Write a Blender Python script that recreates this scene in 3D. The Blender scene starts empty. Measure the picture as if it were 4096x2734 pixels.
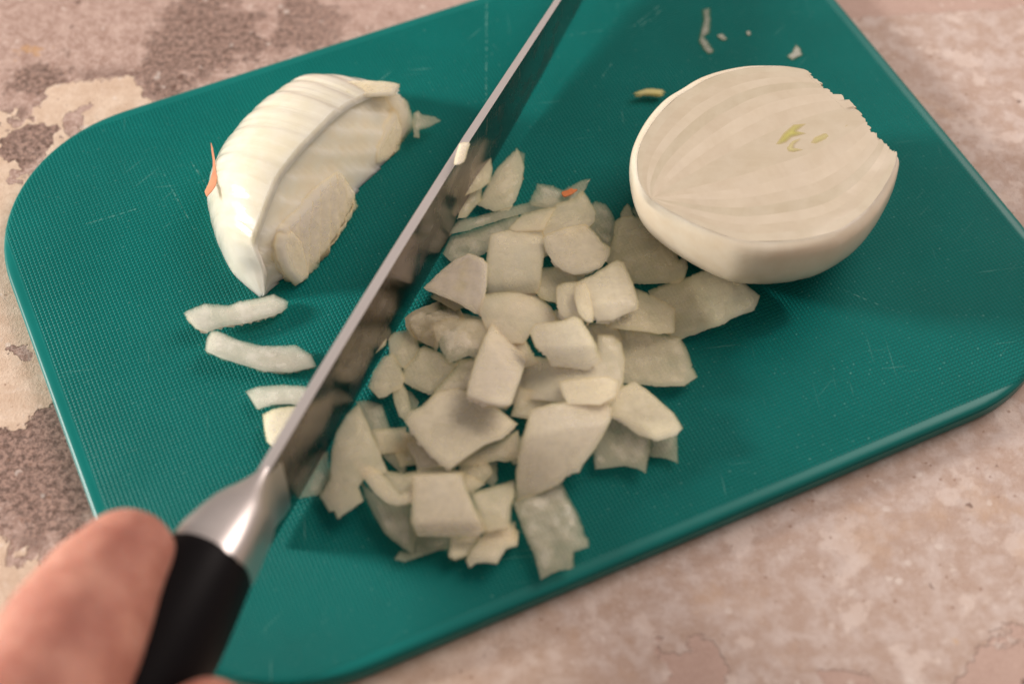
import bpy, bmesh, math, random
from mathutils import Vector, Matrix, noise
from mathutils.geometry import delaunay_2d_cdt

random.seed(7)
scene = bpy.context.scene
COL = scene.collection

# ------------------------------------------------------------------ camera, world, lamps, exposure
BOARD_TOP = 0.0065
pitch, roll, reach = math.radians(54.81), math.radians(0.244), 0.48
cam_data = bpy.data.cameras.new('camera')
cam = bpy.data.objects.new('camera', cam_data)
COL.objects.link(cam)
cam.location = (0, -reach * math.cos(pitch), BOARD_TOP + reach * math.sin(pitch))
cam.rotation_euler = (Matrix.Rotation(math.pi / 2 - pitch, 3, 'X') @ Matrix.Rotation(roll, 3, 'Z')).to_euler()
cam_data.sensor_width = 36.0
cam_data.lens = 6481.0 / 4096.0 * 36.0
cam_data.clip_start, cam_data.clip_end = 0.02, 50.0
cam_data.dof.use_dof = True
cam_data.dof.focus_distance = 0.492
cam_data.dof.aperture_fstop = 5.4
cam_data.dof.aperture_blades = 9
scene.camera = cam

world = bpy.data.worlds.new('World')
scene.world = world
world.use_nodes = True
bg = world.node_tree.nodes['Background']
bg.inputs['Color'].default_value = (1.0, 0.875, 0.80, 1)
bg.inputs['Strength'].default_value = 0.315

def area_lamp(name, loc, target, size, power, color):
    d = bpy.data.lights.new(name, 'AREA')
    d.shape, d.size, d.size_y, d.energy, d.color = 'RECTANGLE', size[0], size[1], power, color
    o = bpy.data.objects.new(name, d)
    COL.objects.link(o)
    o.location = loc
    o.rotation_euler = (Vector(target) - Vector(loc)).to_track_quat('-Z', 'Y').to_euler()
    return o
# a window low on the left, and the soft light of the room from above and behind
area_lamp('window_light', (-1.52, 0.12, 0.50), (0, 0.02, 0.01), (0.24, 0.26), 38.0, (1.0, 0.95, 0.89))
area_lamp('room_light', (0.75, 0.65, 1.0), (0.02, 0.02, 0), (0.8, 0.8), 13.0, (1.0, 0.86, 0.79))

scene.view_settings.view_transform = 'Standard'
scene.view_settings.look = 'None'
scene.view_settings.exposure = 0.0
scene.view_settings.gamma = 1.0
scene.view_settings.use_curve_mapping = False
scene.render.engine = 'CYCLES'
scene.cycles.use_denoising = True
scene.cycles.max_bounces = 24
scene.cycles.diffuse_bounces = 8
scene.cycles.glossy_bounces = 4
scene.cycles.transparent_max_bounces = 40
scene.cycles.volume_bounces = 20
scene.cycles.sample_clamp_indirect = 6.0

# ------------------------------------------------------------------ material helpers
class NT:
    def __init__(self, name):
        self.mat = bpy.data.materials.new(name)
        self.mat.use_nodes = True
        self.t = self.mat.node_tree
        self.bsdf = self.t.nodes['Principled BSDF']
        self.coord = self.t.nodes.new('ShaderNodeTexCoord').outputs['Object']
    def node(self, kind, **kw):
        n = self.t.nodes.new(kind)
        for k, v in kw.items():
            setattr(n, k, v)
        return n
    def put(self, sock, v):
        if v is None:
            return
        if isinstance(v, bpy.types.NodeSocket):
            self.t.links.new(v, sock)
        elif isinstance(v, (tuple, list)) and sock.type == 'RGBA' and len(v) == 3:
            sock.default_value = (*v, 1)
        else:
            sock.default_value = v
    def math(self, op, a, b=None, c=None, clamp=False):
        n = self.node('ShaderNodeMath', operation=op, use_clamp=clamp)
        for i, v in enumerate((a, b, c)):
            self.put(n.inputs[i], v)
        return n.outputs[0]
    def vmath(self, op, a, b=None, out=0):
        n = self.node('ShaderNodeVectorMath', operation=op)
        self.put(n.inputs[0], a)
        self.put(n.inputs[1], b)
        return n.outputs[out]
    def scalevec(self, v, s):
        return self.vmath('MULTIPLY', v, s)
    def noise(self, scale, detail=3.0, rough=0.5, vec=None, dist=0.0):
        n = self.node('ShaderNodeTexNoise')
        self.put(n.inputs['Vector'], vec if vec is not None else self.coord)
        n.inputs['Scale'].default_value = scale
        n.inputs['Detail'].default_value = detail
        n.inputs['Roughness'].default_value = rough
        n.inputs['Distortion'].default_value = dist
        return n.outputs['Fac']
    def voronoi(self, scale, vec=None, feature='F1', out='Distance', rnd=1.0):
        n = self.node('ShaderNodeTexVoronoi', feature=feature)
        self.put(n.inputs['Vector'], vec if vec is not None else self.coord)
        n.inputs['Scale'].default_value = scale
        n.inputs['Randomness'].default_value = rnd
        return n.outputs[out]
    def step(self, v, lo, hi, a=0.0, b=1.0):
        n = self.node('ShaderNodeMapRange', interpolation_type='SMOOTHSTEP')
        self.put(n.inputs['Value'], v)
        n.inputs['From Min'].default_value, n.inputs['From Max'].default_value = lo, hi
        n.inputs['To Min'].default_value, n.inputs['To Max'].default_value = a, b
        return n.outputs[0]
    def mix(self, f, a, b):
        n = self.node('ShaderNodeMix', data_type='RGBA')
        self.put(n.inputs[0], f)
        self.put(n.inputs[6], a)
        self.put(n.inputs[7], b)
        return n.outputs[2]
    def bump(self, h, dist, strength=1.0, normal=None):
        n = self.node('ShaderNodeBump')
        n.inputs['Distance'].default_value = dist
        n.inputs['Strength'].default_value = strength
        self.put(n.inputs['Height'], h)
        if normal is not None:
            self.put(n.inputs['Normal'], normal)
        return n.outputs[0]
    def set(self, **kw):
        for k, v in kw.items():
            self.put(self.bsdf.inputs[k.replace('_', ' ')], v)
        return self

def srgb(r, g, b):
    f = lambda c: c / 12.92 if c <= 0.04045 else ((c + 0.055) / 1.055) ** 2.4
    return tuple(f(x / 255) for x in (r, g, b))

# ------------------------------------------------------------------ materials
def table_material():
    m = NT('painted_plaster_backdrop')
    P = m.coord
    fine = m.noise(900, 5, 0.65)
    grain = m.noise(2600, 3, 0.6)
    mid = m.noise(150, 6, 0.62)
    big = m.noise(26, 4, 0.55)
    sep = m.node('ShaderNodeSeparateXYZ'); m.put(sep.inputs[0], P)
    X, Y = sep.outputs[0], sep.outputs[1]
    # warm beige paint on the left, paler and pinker towards the right
    right = m.step(m.math('ADD', X, m.math('MULTIPLY', m.math('SUBTRACT', big, 0.5), 0.16)), -0.10, 0.06)
    beige = m.mix(m.step(mid, 0.35, 0.7), srgb(204, 178, 156), srgb(220, 198, 178))
    pale = m.mix(m.step(mid, 0.38, 0.66), srgb(188, 164, 151), srgb(206, 189, 181))
    base = m.mix(right, beige, pale)
    base = m.mix(m.math('MULTIPLY', m.step(m.noise(480, 8, 0.75), 0.48, 0.72), 0.42), base, srgb(166, 132, 106))
    base = m.mix(m.math('MULTIPLY', m.step(m.noise(330, 6, 0.7, m.vmath('ADD', P, (2, 7, 0))), 0.54, 0.70), 0.35), base, srgb(228, 214, 204))
    cream = m.step(m.noise(60, 5, 0.6), 0.56, 0.62)
    base = m.mix(m.math('MULTIPLY', cream, m.math('MULTIPLY', right, 0.55)), base, srgb(226, 210, 201))
    tan = m.step(m.noise(38, 6, 0.6, m.vmath('ADD', P, (3.1, 1.7, 0))), 0.55, 0.68)
    base = m.mix(m.math('MULTIPLY', tan, m.math('MULTIPLY', right, 0.5)), base, srgb(198, 166, 140))
    yel = m.step(m.noise(75, 4, 0.6, m.vmath('ADD', P, (9.3, 4.1, 0))), 0.68, 0.76)
    base = m.mix(m.math('MULTIPLY', yel, 0.4), base, srgb(205, 158, 92))
    # hairline cracks in the beige paint
    crack = m.voronoi(42, vec=m.vmath('ADD', P, m.vmath('MULTIPLY', m.vmath('SUBTRACT', m.node_color(120), (0.5, 0.5, 0.5)), (0.03, 0.03, 0))), feature='DISTANCE_TO_EDGE')
    ck = m.math('MULTIPLY', m.step(crack, 0.0, 0.018, 1, 0), m.step(m.noise(35, 3), 0.52, 0.6))
    base = m.mix(m.math('MULTIPLY', ck, m.math('SUBTRACT', 0.55, m.math('MULTIPLY', right, 0.45))), base, srgb(120, 88, 66))
    # worn layer: where the beige has flaked away
    rag = m.math('MULTIPLY', m.math('SUBTRACT', m.math('ADD', m.math('MULTIPLY', m.noise(110, 5, 0.62), 0.75), m.math('MULTIPLY', m.noise(520, 3, 0.6), 0.25)), 0.5), 2.2)
    wc = m.vmath('MULTIPLY', m.vmath('SUBTRACT', m.node_color(95), (0.5, 0.5, 0.5)), (0.026, 0.026, 0))
    wd = m.vmath('MULTIPLY', m.vmath('SUBTRACT', m.node_color(420), (0.5, 0.5, 0.5)), (0.007, 0.007, 0))
    PW = m.vmath('ADD', m.vmath('ADD', P, wc), wd)
    def blobs(lst):
        f = None
        for (x, y, r) in lst:
            d = m.vmath('DISTANCE', PW, (x, y, 0.0), out=1)
            v = m.math('SUBTRACT', 1.0, m.math('DIVIDE', d, r))
            f = v if f is None else m.math('MAXIMUM', f, v)
        return f
    top = m.math('MULTIPLY', m.math('SUBTRACT', m.math('SUBTRACT', Y, m.math('MULTIPLY', X, 0.10)), 0.1265), 40.0)
    worn = blobs([(-0.1594, 0.0857, .0095), (-0.1459, 0.0944, .0045), (-0.1561, 0.0764, .0055), (-0.161, 0.069, .004),
                  (-0.1319, -0.0383, .020), (-0.1389, -0.0474, .018), (-0.1228, -0.0506, .022), (-0.1465, -0.0006, .0036),
                  (-0.1714, 0.112, .018), (-0.117, 0.1165, .0135), (-0.098, 0.125, .02), (-0.075, 0.135, .018),
                  (0.134, -0.112, .024), (0.048, -0.100, .012), (0.090, -0.108, .012)])
    field = m.math('ADD', m.math('MAXIMUM', top, worn), m.math('MULTIPLY', rag, 0.30))
    field = m.math('SUBTRACT', field, m.math('MULTIPLY', m.step(X, -0.06, 0.02), 0.2))
    gone = m.step(field, -0.02, 0.05)
    rim = m.math('MULTIPLY', m.math('MULTIPLY', gone, m.step(field, 0.05, 0.35, 1, 0)), m.step(mid, 0.42, 0.6))
    left = m.step(X, -0.09, 0.02, 1, 0)
    pink = m.mix(m.step(m.noise(170, 9, 0.72), 0.34, 0.68), srgb(152, 122, 110), srgb(192, 166, 155))
    pink = m.mix(m.math('MULTIPLY', m.step(m.voronoi(1100), 0.45, 0.75), 0.5), pink, srgb(205, 182, 172))
    pink = m.mix(m.math('MULTIPLY', m.step(m.noise(620, 6, 0.75), 0.55, 0.70), 0.45), pink, srgb(108, 80, 70))
    dark = blobs([(-0.1071, 0.1344, .024), (-0.118, 0.117, .013), (-0.07, 0.1393, .018), (-0.1600, 0.1135, .011), (-0.1319, -0.0383, .03), (-0.139, -0.045, .02), (-0.1594, 0.0857, .012)])
    dk = m.math('MULTIPLY', m.step(m.math('ADD', dark, m.math('MULTIPLY', rag, 0.9)), 0.05, 0.36), left)
    speck = m.step(m.noise(560, 8, 0.78), 0.36, 0.66)
    under = m.mix(m.math('MULTIPLY', dk, 0.85), pink, m.mix(speck, srgb(56, 38, 32), srgb(176, 146, 133)))
    under = m.mix(m.math('MULTIPLY', m.math('MULTIPLY', rim, left), 0.6), under, srgb(92, 66, 55))
    under = m.mix(m.math('SUBTRACT', 0.75, m.math('MULTIPLY', left, 0.75)), under, srgb(196, 168, 156))
    col = m.mix(gone, base, under)
    fleck = m.math('MULTIPLY', m.step(m.voronoi(310), 0.12, 0.20, 1, 0), m.step(m.noise(240, 1, .5, m.vmath('ADD', P, (1, 8, 0))), 0.55, 0.60))
    col = m.mix(m.math('MULTIPLY', fleck, 0.55), col, srgb(140, 104, 84))
    pale_fleck = m.math('MULTIPLY', m.step(m.voronoi(200, vec=m.vmath('ADD', P, (4, 2, 0))), 0.18, 0.26, 1, 0), m.step(m.noise(180, 1, .5, m.vmath('ADD', P, (6, 3, 0))), 0.55, 0.62))
    col = m.mix(m.math('MULTIPLY', pale_fleck, 0.4), col, srgb(232, 220, 212))
    # pock marks
    vor = m.voronoi(95)
    pick = m.noise(95, 0, 0.5, m.vmath('ADD', P, (5, 5, 0)))
    spot = m.math('MULTIPLY', m.step(m.math('ADD', vor, m.math('MULTIPLY', fine, 0.12)), 0.16, 0.20, 1, 0), m.step(pick, 0.56, 0.60))
    col = m.mix(m.math('MULTIPLY', spot, 0.7), col, srgb(96, 68, 58))
    # ochre stain on the worn layer
    oc = m.step(m.math('ADD', blobs([(-0.1657, 0.1267, .005)]), m.math('MULTIPLY', rag, .4)), 0.1, 0.5)
    col = m.mix(m.math('MULTIPLY', oc, 0.6), col, srgb(186, 140, 84))
    col = m.mix(m.math('MULTIPLY', m.math('SUBTRACT', grain, 0.5), 0.5), col, srgb(235, 222, 212))
    hgt = m.math('ADD', m.math('MULTIPLY', gone, -0.6), m.math('ADD', m.math('MULTIPLY', fine, 0.35), m.math('MULTIPLY', grain, 0.12)))
    m.set(Base_Color=col, Roughness=0.82, Normal=m.bump(hgt, 0.0009, 0.8))
    m.bsdf.inputs['Specular IOR Level'].default_value = 0.25
    return m.mat
def _node_color(self, scale):
    n = self.node('ShaderNodeTexNoise'); self.put(n.inputs['Vector'], self.coord)
    n.inputs['Scale'].default_value = scale
    n.inputs['Detail'].default_value = 3
    return n.outputs['Color']
NT.node_color = _node_color

def board_material():
    m = NT('teal_textured_plastic')
    P = m.coord
    sep = m.node('ShaderNodeSeparateXYZ'); m.put(sep.inputs[0], P)
    X, Y, Z = sep.outputs
    wob = m.math('MULTIPLY', m.math('SUBTRACT', m.noise(40, 2), 0.5), 0.0003)
    pitch_mm = 0.00118
    tri = lambda v: m.math('PINGPONG', m.math('ADD', v, wob), pitch_mm / 2)
    cell = m.math('MULTIPLY', m.math('MINIMUM', tri(X), tri(Y)), 2.0 / pitch_mm)
    pillow = m.step(cell, 0.0, 0.75)
    # the smooth rim of the board carries no texture
    inner = m.math('MULTIPLY', m.step(m.math('ABSOLUTE', X), BW / 2 - .0042, BW / 2 - .0030, 1, 0), m.step(m.math('ABSOLUTE', Y), BH / 2 - .0042, BH / 2 - .0030, 1, 0))
    inner = m.math('MULTIPLY', inner, m.step(Z, -.0012, -.0004))
    tone = m.noise(30, 4, 0.6)
    col = m.mix(m.step(tone, 0.3, 0.7), (0.0003, 0.142, 0.126), (0.0006, 0.160, 0.143))
    # knife scratches and worn, whitened cell tops
    def scratch(p, q, w, a):
        p, q = Vector((*p, 0)), Vector((*q, 0))
        d = (q - p); L = d.length; d.normalize()
        nrm = Vector((-d.y, d.x, 0))
        r = m.vmath('SUBTRACT', P, tuple(p))
        along = m.vmath('DOT_PRODUCT', r, tuple(d), out=1)
        across = m.math('ABSOLUTE', m.math('ADD', m.vmath('DOT_PRODUCT', r, tuple(nrm), out=1), m.math('MULTIPLY', m.math('SUBTRACT', m.noise(60, 1), .5), .0006)))
        k = m.math('MULTIPLY', m.step(across, w * .3, w, 1, 0), m.math('MULTIPLY', m.step(along, 0, L * .1), m.step(along, L * .9, L, 1, 0)))
        return m.math('MULTIPLY', k, a)
    s = None
    for (p, q, w, a) in SCRATCHES:
        k = scratch(p, q, w, a)
        s = k if s is None else m.math('MAXIMUM', s, k)
    dash = m.step(m.noise(700, 2), 0.42, 0.62)
    s = m.math('MULTIPLY', s, dash)
    for ang, sd in ((0.3, 1.0), (1.9, 5.0), (2.7, 9.0)):
        r = m.node('ShaderNodeVectorRotate', rotation_type='Z_AXIS'); m.put(r.inputs['Vector'], P); r.inputs['Angle'].default_value = ang
        v = m.vmath('ADD', m.vmath('MULTIPLY', r.outputs[0], (26, 1500, 1)), (sd, sd, 0))
        s = m.math('MAXIMUM', s, m.math('MULTIPLY', m.step(m.noise(1, 2, .5, v), 0.69, 0.75), m.math('MULTIPLY', m.step(m.noise(45, 2), .48, .60), 0.24)))
    worn = m.math('MULTIPLY', m.step(m.noise(850, 2, .5), 0.66, 0.74), m.math('MULTIPLY', pillow, 0.28))
    s = m.math('MULTIPLY', m.math('MAXIMUM', s, worn), inner)
    groove_shade = m.math('MULTIPLY', m.step(cell, 0.06, 0.34, 1, 0), m.math('MULTIPLY', inner, 0.36))
    col = m.mix(groove_shade, col, (0.0006, 0.055, 0.044))  # shade between the raised cells, painted into the base colour
    col = m.mix(s, col, srgb(150, 200, 190))
    h = m.math('MULTIPLY', m.math('ADD', pillow, m.math('MULTIPLY', m.noise(2500, 2), 0.25)), inner)
    wet = m.step(m.noise(22, 4, .6), .45, .65)
    m.set(Base_Color=col, Normal=m.bump(h, 0.00020, 0.9))
    m.put(m.bsdf.inputs['Roughness'], m.math('ADD', 0.34, m.math('MULTIPLY', inner, m.math('ADD', 0.08, m.math('MULTIPLY', wet, 0.10)))))
    m.put(m.bsdf.inputs['Specular IOR Level'], m.math('SUBTRACT', 0.32, m.math('MULTIPLY', inner, 0.20)))
    m.bsdf.inputs['Subsurface Weight'].default_value = 0.0
    return m.mat

def onion_material(name, ca, cb, clear, radius, frost=0.0, rough=0.34, vein=0.5, veinscale=520.0, tip=None, tilt=None, bumpd=0.00006, sss=1.0, through=1.0, spread=(1.0, 0.90, 0.74), coat=0.0, dens=0.0, vcol=(0.9999, 0.955, 0.66)):
    """wet flesh that scatters light and lets part of it straight through, most of all at its thin rims"""
    m = NT(name)
    info = m.node('ShaderNodeObjectInfo')
    rnd = info.outputs['Random']
    off = m.node('ShaderNodeCombineXYZ')
    for i in range(3):
        m.put(off.inputs[i], m.math('MULTIPLY', rnd, 3.0 + i))
    P = m.vmath('ADD', m.coord, off.outputs[0])
    rot = m.node('ShaderNodeVectorRotate', rotation_type='Z_AXIS')
    m.put(rot.inputs['Vector'], P if tilt is None else m.coord)
    m.put(rot.inputs['Angle'], m.math('MULTIPLY', rnd, 6.283) if tilt is None else tilt)
    Q = rot.outputs[0]
    cloud = m.noise(130, 4, 0.6, P)
    lines = m.noise(1.0, 3, 0.55, m.vmath('MULTIPLY', Q, (90, 1500, 300)))
    bands = m.noise(1.0, 2, 0.5, m.vmath('MULTIPLY', Q, (30, veinscale, 100)))
    col = m.mix(m.step(cloud, 0.3, 0.72), ca, cb)
    col = m.mix(m.math('MULTIPLY', m.step(bands, 0.45, 0.62), 0.22 * vein), col, tuple(min(1, c * 1.10) for c in cb))
    col = m.mix(m.math('MULTIPLY', m.step(rnd, 0.2, 1.0), 0.22), col, srgb(242, 220, 204))
    thin = m.node('ShaderNodeAttribute', attribute_name='thin').outputs['Fac']
    t = m.math('MULTIPLY', m.step(m.math('ADD', cloud, m.math('MULTIPLY', m.math('SUBTRACT', bands, .5), .25 * vein)), 0.25, 0.75, 1.25, 0.7), clear)
    t = m.math('ADD', t, m.math('MULTIPLY', thin, (0.10 + clear * .6) * through))
    if frost:
        fr = m.math('MULTIPLY', m.step(m.noise(300, 4, 0.6, P), 0.42, 0.72), m.step(m.noise(110, 3, .5, P), .40, .62))
        fr = m.math('MULTIPLY', fr, frost)
        col = m.mix(fr, col, srgb(246, 242, 234))
        t = m.math('MULTIPLY', t, m.math('SUBTRACT', 1.0, m.math('MULTIPLY', fr, 0.75)))
    if tip:
        col = m.mix(m.step(m.noise(90, 3, .5, P), 0.50, 0.72, 0, .75), col, tip)
    h = m.math('ADD', m.math('MULTIPLY', lines, 0.3), m.math('ADD', m.math('MULTIPLY', bands, 0.7 * vein), m.math('MULTIPLY', m.noise(900, 2, .5, P), 0.15)))
    m.set(Base_Color=col, Roughness=rough, Normal=m.bump(h, bumpd, 0.6))
    b = m.bsdf.inputs
    b['IOR'].default_value = 1.38
    b['Coat Weight'].default_value = coat
    b['Coat Roughness'].default_value = 0.10
    b['Coat IOR'].default_value = 1.34
    b['Subsurface Weight'].default_value = sss
    b['Subsurface Radius'].default_value = spread
    b['Subsurface Scale'].default_value = radius
    tr = m.node('ShaderNodeBsdfTransparent')
    tr.inputs['Color'].default_value = (1.0, 0.972, 0.91, 1) if dens else (0.97, 0.95, 0.86, 1)
    ms = m.node('ShaderNodeMixShader')
    m.put(ms.inputs[0], m.math('MINIMUM', t, 0.97))
    m.t.links.new(m.bsdf.outputs[0], ms.inputs[1])
    m.t.links.new(tr.outputs[0], ms.inputs[2])
    out = [n for n in m.t.nodes if n.type == 'OUTPUT_MATERIAL'][0]
    m.t.links.new(ms.outputs[0], out.inputs['Surface'])
    if dens:                                  # milky flesh inside
        vs = m.node('ShaderNodeVolumeScatter')
        vs.inputs['Color'].default_value = (*vcol, 1)
        vs.inputs['Density'].default_value = dens
        vs.inputs['Anisotropy'].default_value = 0.15
        m.t.links.new(vs.outputs[0], out.inputs['Volume'])
        m.mat.cycles.homogeneous_volume = True
    return m.mat

MAT = {
    'w': onion_material('onion_flesh_white', (0.95, 0.83, 0.54), (0.98, 0.90, 0.66), 0.66, 0.003, vein=.5, sss=0, coat=.6, dens=1700),
    'm': onion_material('onion_flesh', (0.94, 0.82, 0.54), (0.97, 0.89, 0.66), 0.84, 0.003, vein=.7, sss=0, coat=.7, dens=1150),
    't': onion_material('onion_flesh_glassy', (0.88, 0.80, 0.58), (0.94, 0.88, 0.72), 0.90, 0.003, frost=.12, vein=.9, rough=.36, sss=0, coat=.6, dens=600, vcol=(.9999, .97, .76)),
    'g': onion_material('onion_flesh_wet', (0.84, 0.82, 0.68), (0.92, 0.90, 0.82), 0.75, 0.003, frost=.5, vein=.5, rough=.28, sss=0, coat=.7, dens=700, vcol=(.9995, .985, .90)),
    'y': onion_material('onion_flesh_yellow', (0.88, 0.77, 0.54), (0.91, 0.83, 0.64), 0.55, 0.003, tip=(0.72, 0.60, 0.20), vein=.6, sss=0, coat=.4, dens=2800),
    'f': onion_material('onion_membrane', (0.6, 0.62, 0.55), (0.7, 0.72, 0.66), 0.6, 0.001, rough=.4, vein=.2, sss=0),
    's': onion_material('onion_sprout_green', (0.56, 0.52, 0.12), (0.62, 0.57, 0.26), 0.0, 0.001, vein=.3, sss=0, through=9.0),
    'o': onion_material('dry_onion_skin', (0.58, 0.15, 0.04), (0.72, 0.26, 0.09), 0.0, 0.0006, vein=1.0, veinscale=1500, rough=.4, sss=0, through=0),
    'skin': onion_material('onion_outer_flesh', (0.70, 0.60, 0.45), (0.75, 0.67, 0.53), 0.0, 0.004, vein=.45, veinscale=300, rough=.24, tilt=-1.02, bumpd=.00016, through=0, spread=(1, .97, .94), coat=.3, sss=.5),
    'cut': onion_material('onion_sliced_back', (0.78, 0.70, 0.53), (0.82, 0.75, 0.61), 0.0, 0.007, vein=1.0, veinscale=420, rough=.22, tilt=0.55, bumpd=.0004, through=0, spread=(1, .97, .94), coat=.6),
    'inner': onion_material('onion_inner_layers', (0.88, 0.79, 0.60), (0.91, 0.84, 0.69), 0.0, 0.004, vein=.5, rough=.28, sss=.6, through=0, coat=.5, spread=(1, .97, .92)),
    'core': onion_material('onion_core_flesh', (0.92, 0.82, 0.62), (0.95, 0.88, 0.72), 0.0, 0.008, vein=.4, rough=.32, sss=1, through=0, coat=.3, spread=(1, .97, .94)),
    'face': onion_material('onion_cut_face', (0.50, 0.425, 0.305), (0.555, 0.485, 0.365), 0.0, 0.007, vein=.6, rough=.38, sss=0, through=0, coat=.5),
    'pale': onion_material('onion_pale_layer', (0.53, 0.455, 0.333), (0.585, 0.513, 0.392), 0.0, 0.007, vein=.6, rough=.38, sss=0, through=0, coat=.5),
    'rind': onion_material('onion_outer_layer', (0.47, 0.41, 0.31), (0.53, 0.47, 0.37), 0.0, 0.004, vein=.4, rough=.32, sss=0, through=0, coat=.5),
    'under': onion_material('onion_wet_underside', (0.90, 0.82, 0.68), (0.93, 0.87, 0.76), 0.80, 0.004, vein=.3, through=.3, sss=0),
}

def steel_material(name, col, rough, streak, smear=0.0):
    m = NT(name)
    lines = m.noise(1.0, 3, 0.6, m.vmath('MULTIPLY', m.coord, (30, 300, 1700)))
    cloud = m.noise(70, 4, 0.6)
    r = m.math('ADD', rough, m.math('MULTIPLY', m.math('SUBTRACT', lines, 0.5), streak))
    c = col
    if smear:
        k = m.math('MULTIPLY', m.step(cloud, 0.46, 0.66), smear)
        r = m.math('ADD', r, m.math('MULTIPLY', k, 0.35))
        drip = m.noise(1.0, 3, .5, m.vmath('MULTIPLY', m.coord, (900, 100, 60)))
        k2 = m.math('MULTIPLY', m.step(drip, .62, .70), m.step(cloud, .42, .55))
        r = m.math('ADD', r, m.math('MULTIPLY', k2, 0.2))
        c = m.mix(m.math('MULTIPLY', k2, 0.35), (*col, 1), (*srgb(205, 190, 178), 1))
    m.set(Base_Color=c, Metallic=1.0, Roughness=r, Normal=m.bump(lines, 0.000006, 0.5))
    return m.mat
MAT['blade'] = steel_material('knife_steel_shaded', (0.25, 0.215, 0.20), 0.20, 0.10, 0.5)  # base darkened to paint in the reflection of the shaded pile
MAT['spine'] = steel_material('knife_spine_steel_lit', (0.80, 0.75, 0.73), 0.42, 0.05)  # unpolished spine, its base lightened to stand for the light it reflects
MAT['bolster'] = steel_material('satin_steel', (0.74, 0.69, 0.67), 0.40, 0.06)

def handle_material():
    m = NT('black_handle_plastic')
    g = m.noise(1800, 2)
    m.set(Base_Color=(0.006, 0.005, 0.006), Roughness=0.5, Specular_IOR_Level=0.10, Normal=m.bump(g, 0.00006, 0.5))
    return m.mat
MAT['handle'] = handle_material()

def hand_material():
    m = NT('bare_skin')
    blot = m.noise(55, 6, 0.7)
    pores = m.noise(1500, 3, 0.6)
    col = m.mix(m.step(blot, 0.3, 0.7), (0.43, 0.155, 0.11), (0.64, 0.31, 0.23))
    cre = m.noise(1.0, 4, .65, m.vmath('MULTIPLY', m.coord, (260, 60, 60)))
    m.set(Base_Color=col, Roughness=0.52, Normal=m.bump(m.math('ADD', pores, m.math('MULTIPLY', cre, 4.0)), 0.0005, 0.7))
    b = m.bsdf.inputs
    b['Subsurface Weight'].default_value = 0.6
    b['Subsurface Radius'].default_value = (1.0, 0.35, 0.2)
    b['Subsurface Scale'].default_value = 0.004
    return m.mat
MAT['hand'] = hand_material()
def nail_material():
    m = NT('fingernail')
    m.set(Base_Color=(0.72, 0.42, 0.34), Roughness=0.25)
    return m.mat
MAT['nail'] = nail_material()

# ------------------------------------------------------------------ object helpers
def tag(o, label=None, category=None, group=None, kind=None):
    for k, v in (('label', label), ('category', category), ('group', group), ('kind', kind)):
        if v:
            o[k] = v
    return o
def link(name, me, mat=None, parent=None, matrix=None):
    o = bpy.data.objects.new(name, me)
    COL.objects.link(o)
    if mat is not None:
        me.materials.append(mat)
    if matrix is not None:
        o.matrix_world = matrix
    if parent is not None:
        o.parent = parent
        o.matrix_parent_inverse = parent.matrix_world.inverted()
    return o
def mesh(verts, faces, sharp=None):
    me = bpy.data.meshes.new('mesh')
    me.from_pydata([tuple(v) for v in verts], [], faces)
    bm = bmesh.new(); bm.from_mesh(me)
    bmesh.ops.remove_doubles(bm, verts=bm.verts, dist=1e-7)
    bmesh.ops.recalc_face_normals(bm, faces=bm.faces)
    bm.to_mesh(me); bm.free()
    me.shade_smooth()
    if sharp:
        me.set_sharp_from_angle(angle=math.radians(sharp))
    me.update()
    return me
def empty(name, loc):
    o = bpy.data.objects.new(name, None)
    o.empty_display_size = 0.01
    o.location = loc
    COL.objects.link(o)
    o.matrix_world = Matrix.Translation(loc)
    return o
def loft(rings, cap=True, closed=True):
    """quads between equal-length rings of points"""
    v, f = [], []
    k = len(rings[0])
    for r in rings:
        v.extend(r)
    for i in range(len(rings) - 1):
        for j in range(k if closed else k - 1):
            j2 = (j + 1) % k
            f.append((i * k + j, i * k + j2, (i + 1) * k + j2, (i + 1) * k + j))
    if cap:
        for base in (0, (len(rings) - 1) * k):
            c = sum((Vector(p) for p in rings[base // k]), Vector()) / k
            ci = len(v); v.append(c)
            for j in range(k):
                f.append((base + j, base + (j + 1) % k, ci))
    return v, f
def catmull(pts, per, closed=False):
    pts = [Vector(p) for p in pts]
    n = len(pts)
    out = []
    for i in range(n if closed else n - 1):
        g = (lambda k: pts[k % n]) if closed else (lambda k: pts[max(0, min(n - 1, k))])
        p0, p1, p2, p3 = g(i - 1), g(i), g(i + 1), g(i + 2)
        for s in range(per):
            t = s / per
            out.append(0.5 * ((2 * p1) + (p2 - p0) * t + (2 * p0 - 5 * p1 + 4 * p2 - p3) * t * t + (3 * p1 - p0 - 3 * p2 + p3) * t ** 3))
    if not closed:
        out.append(pts[-1])
    return out
MM = 0.001

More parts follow.
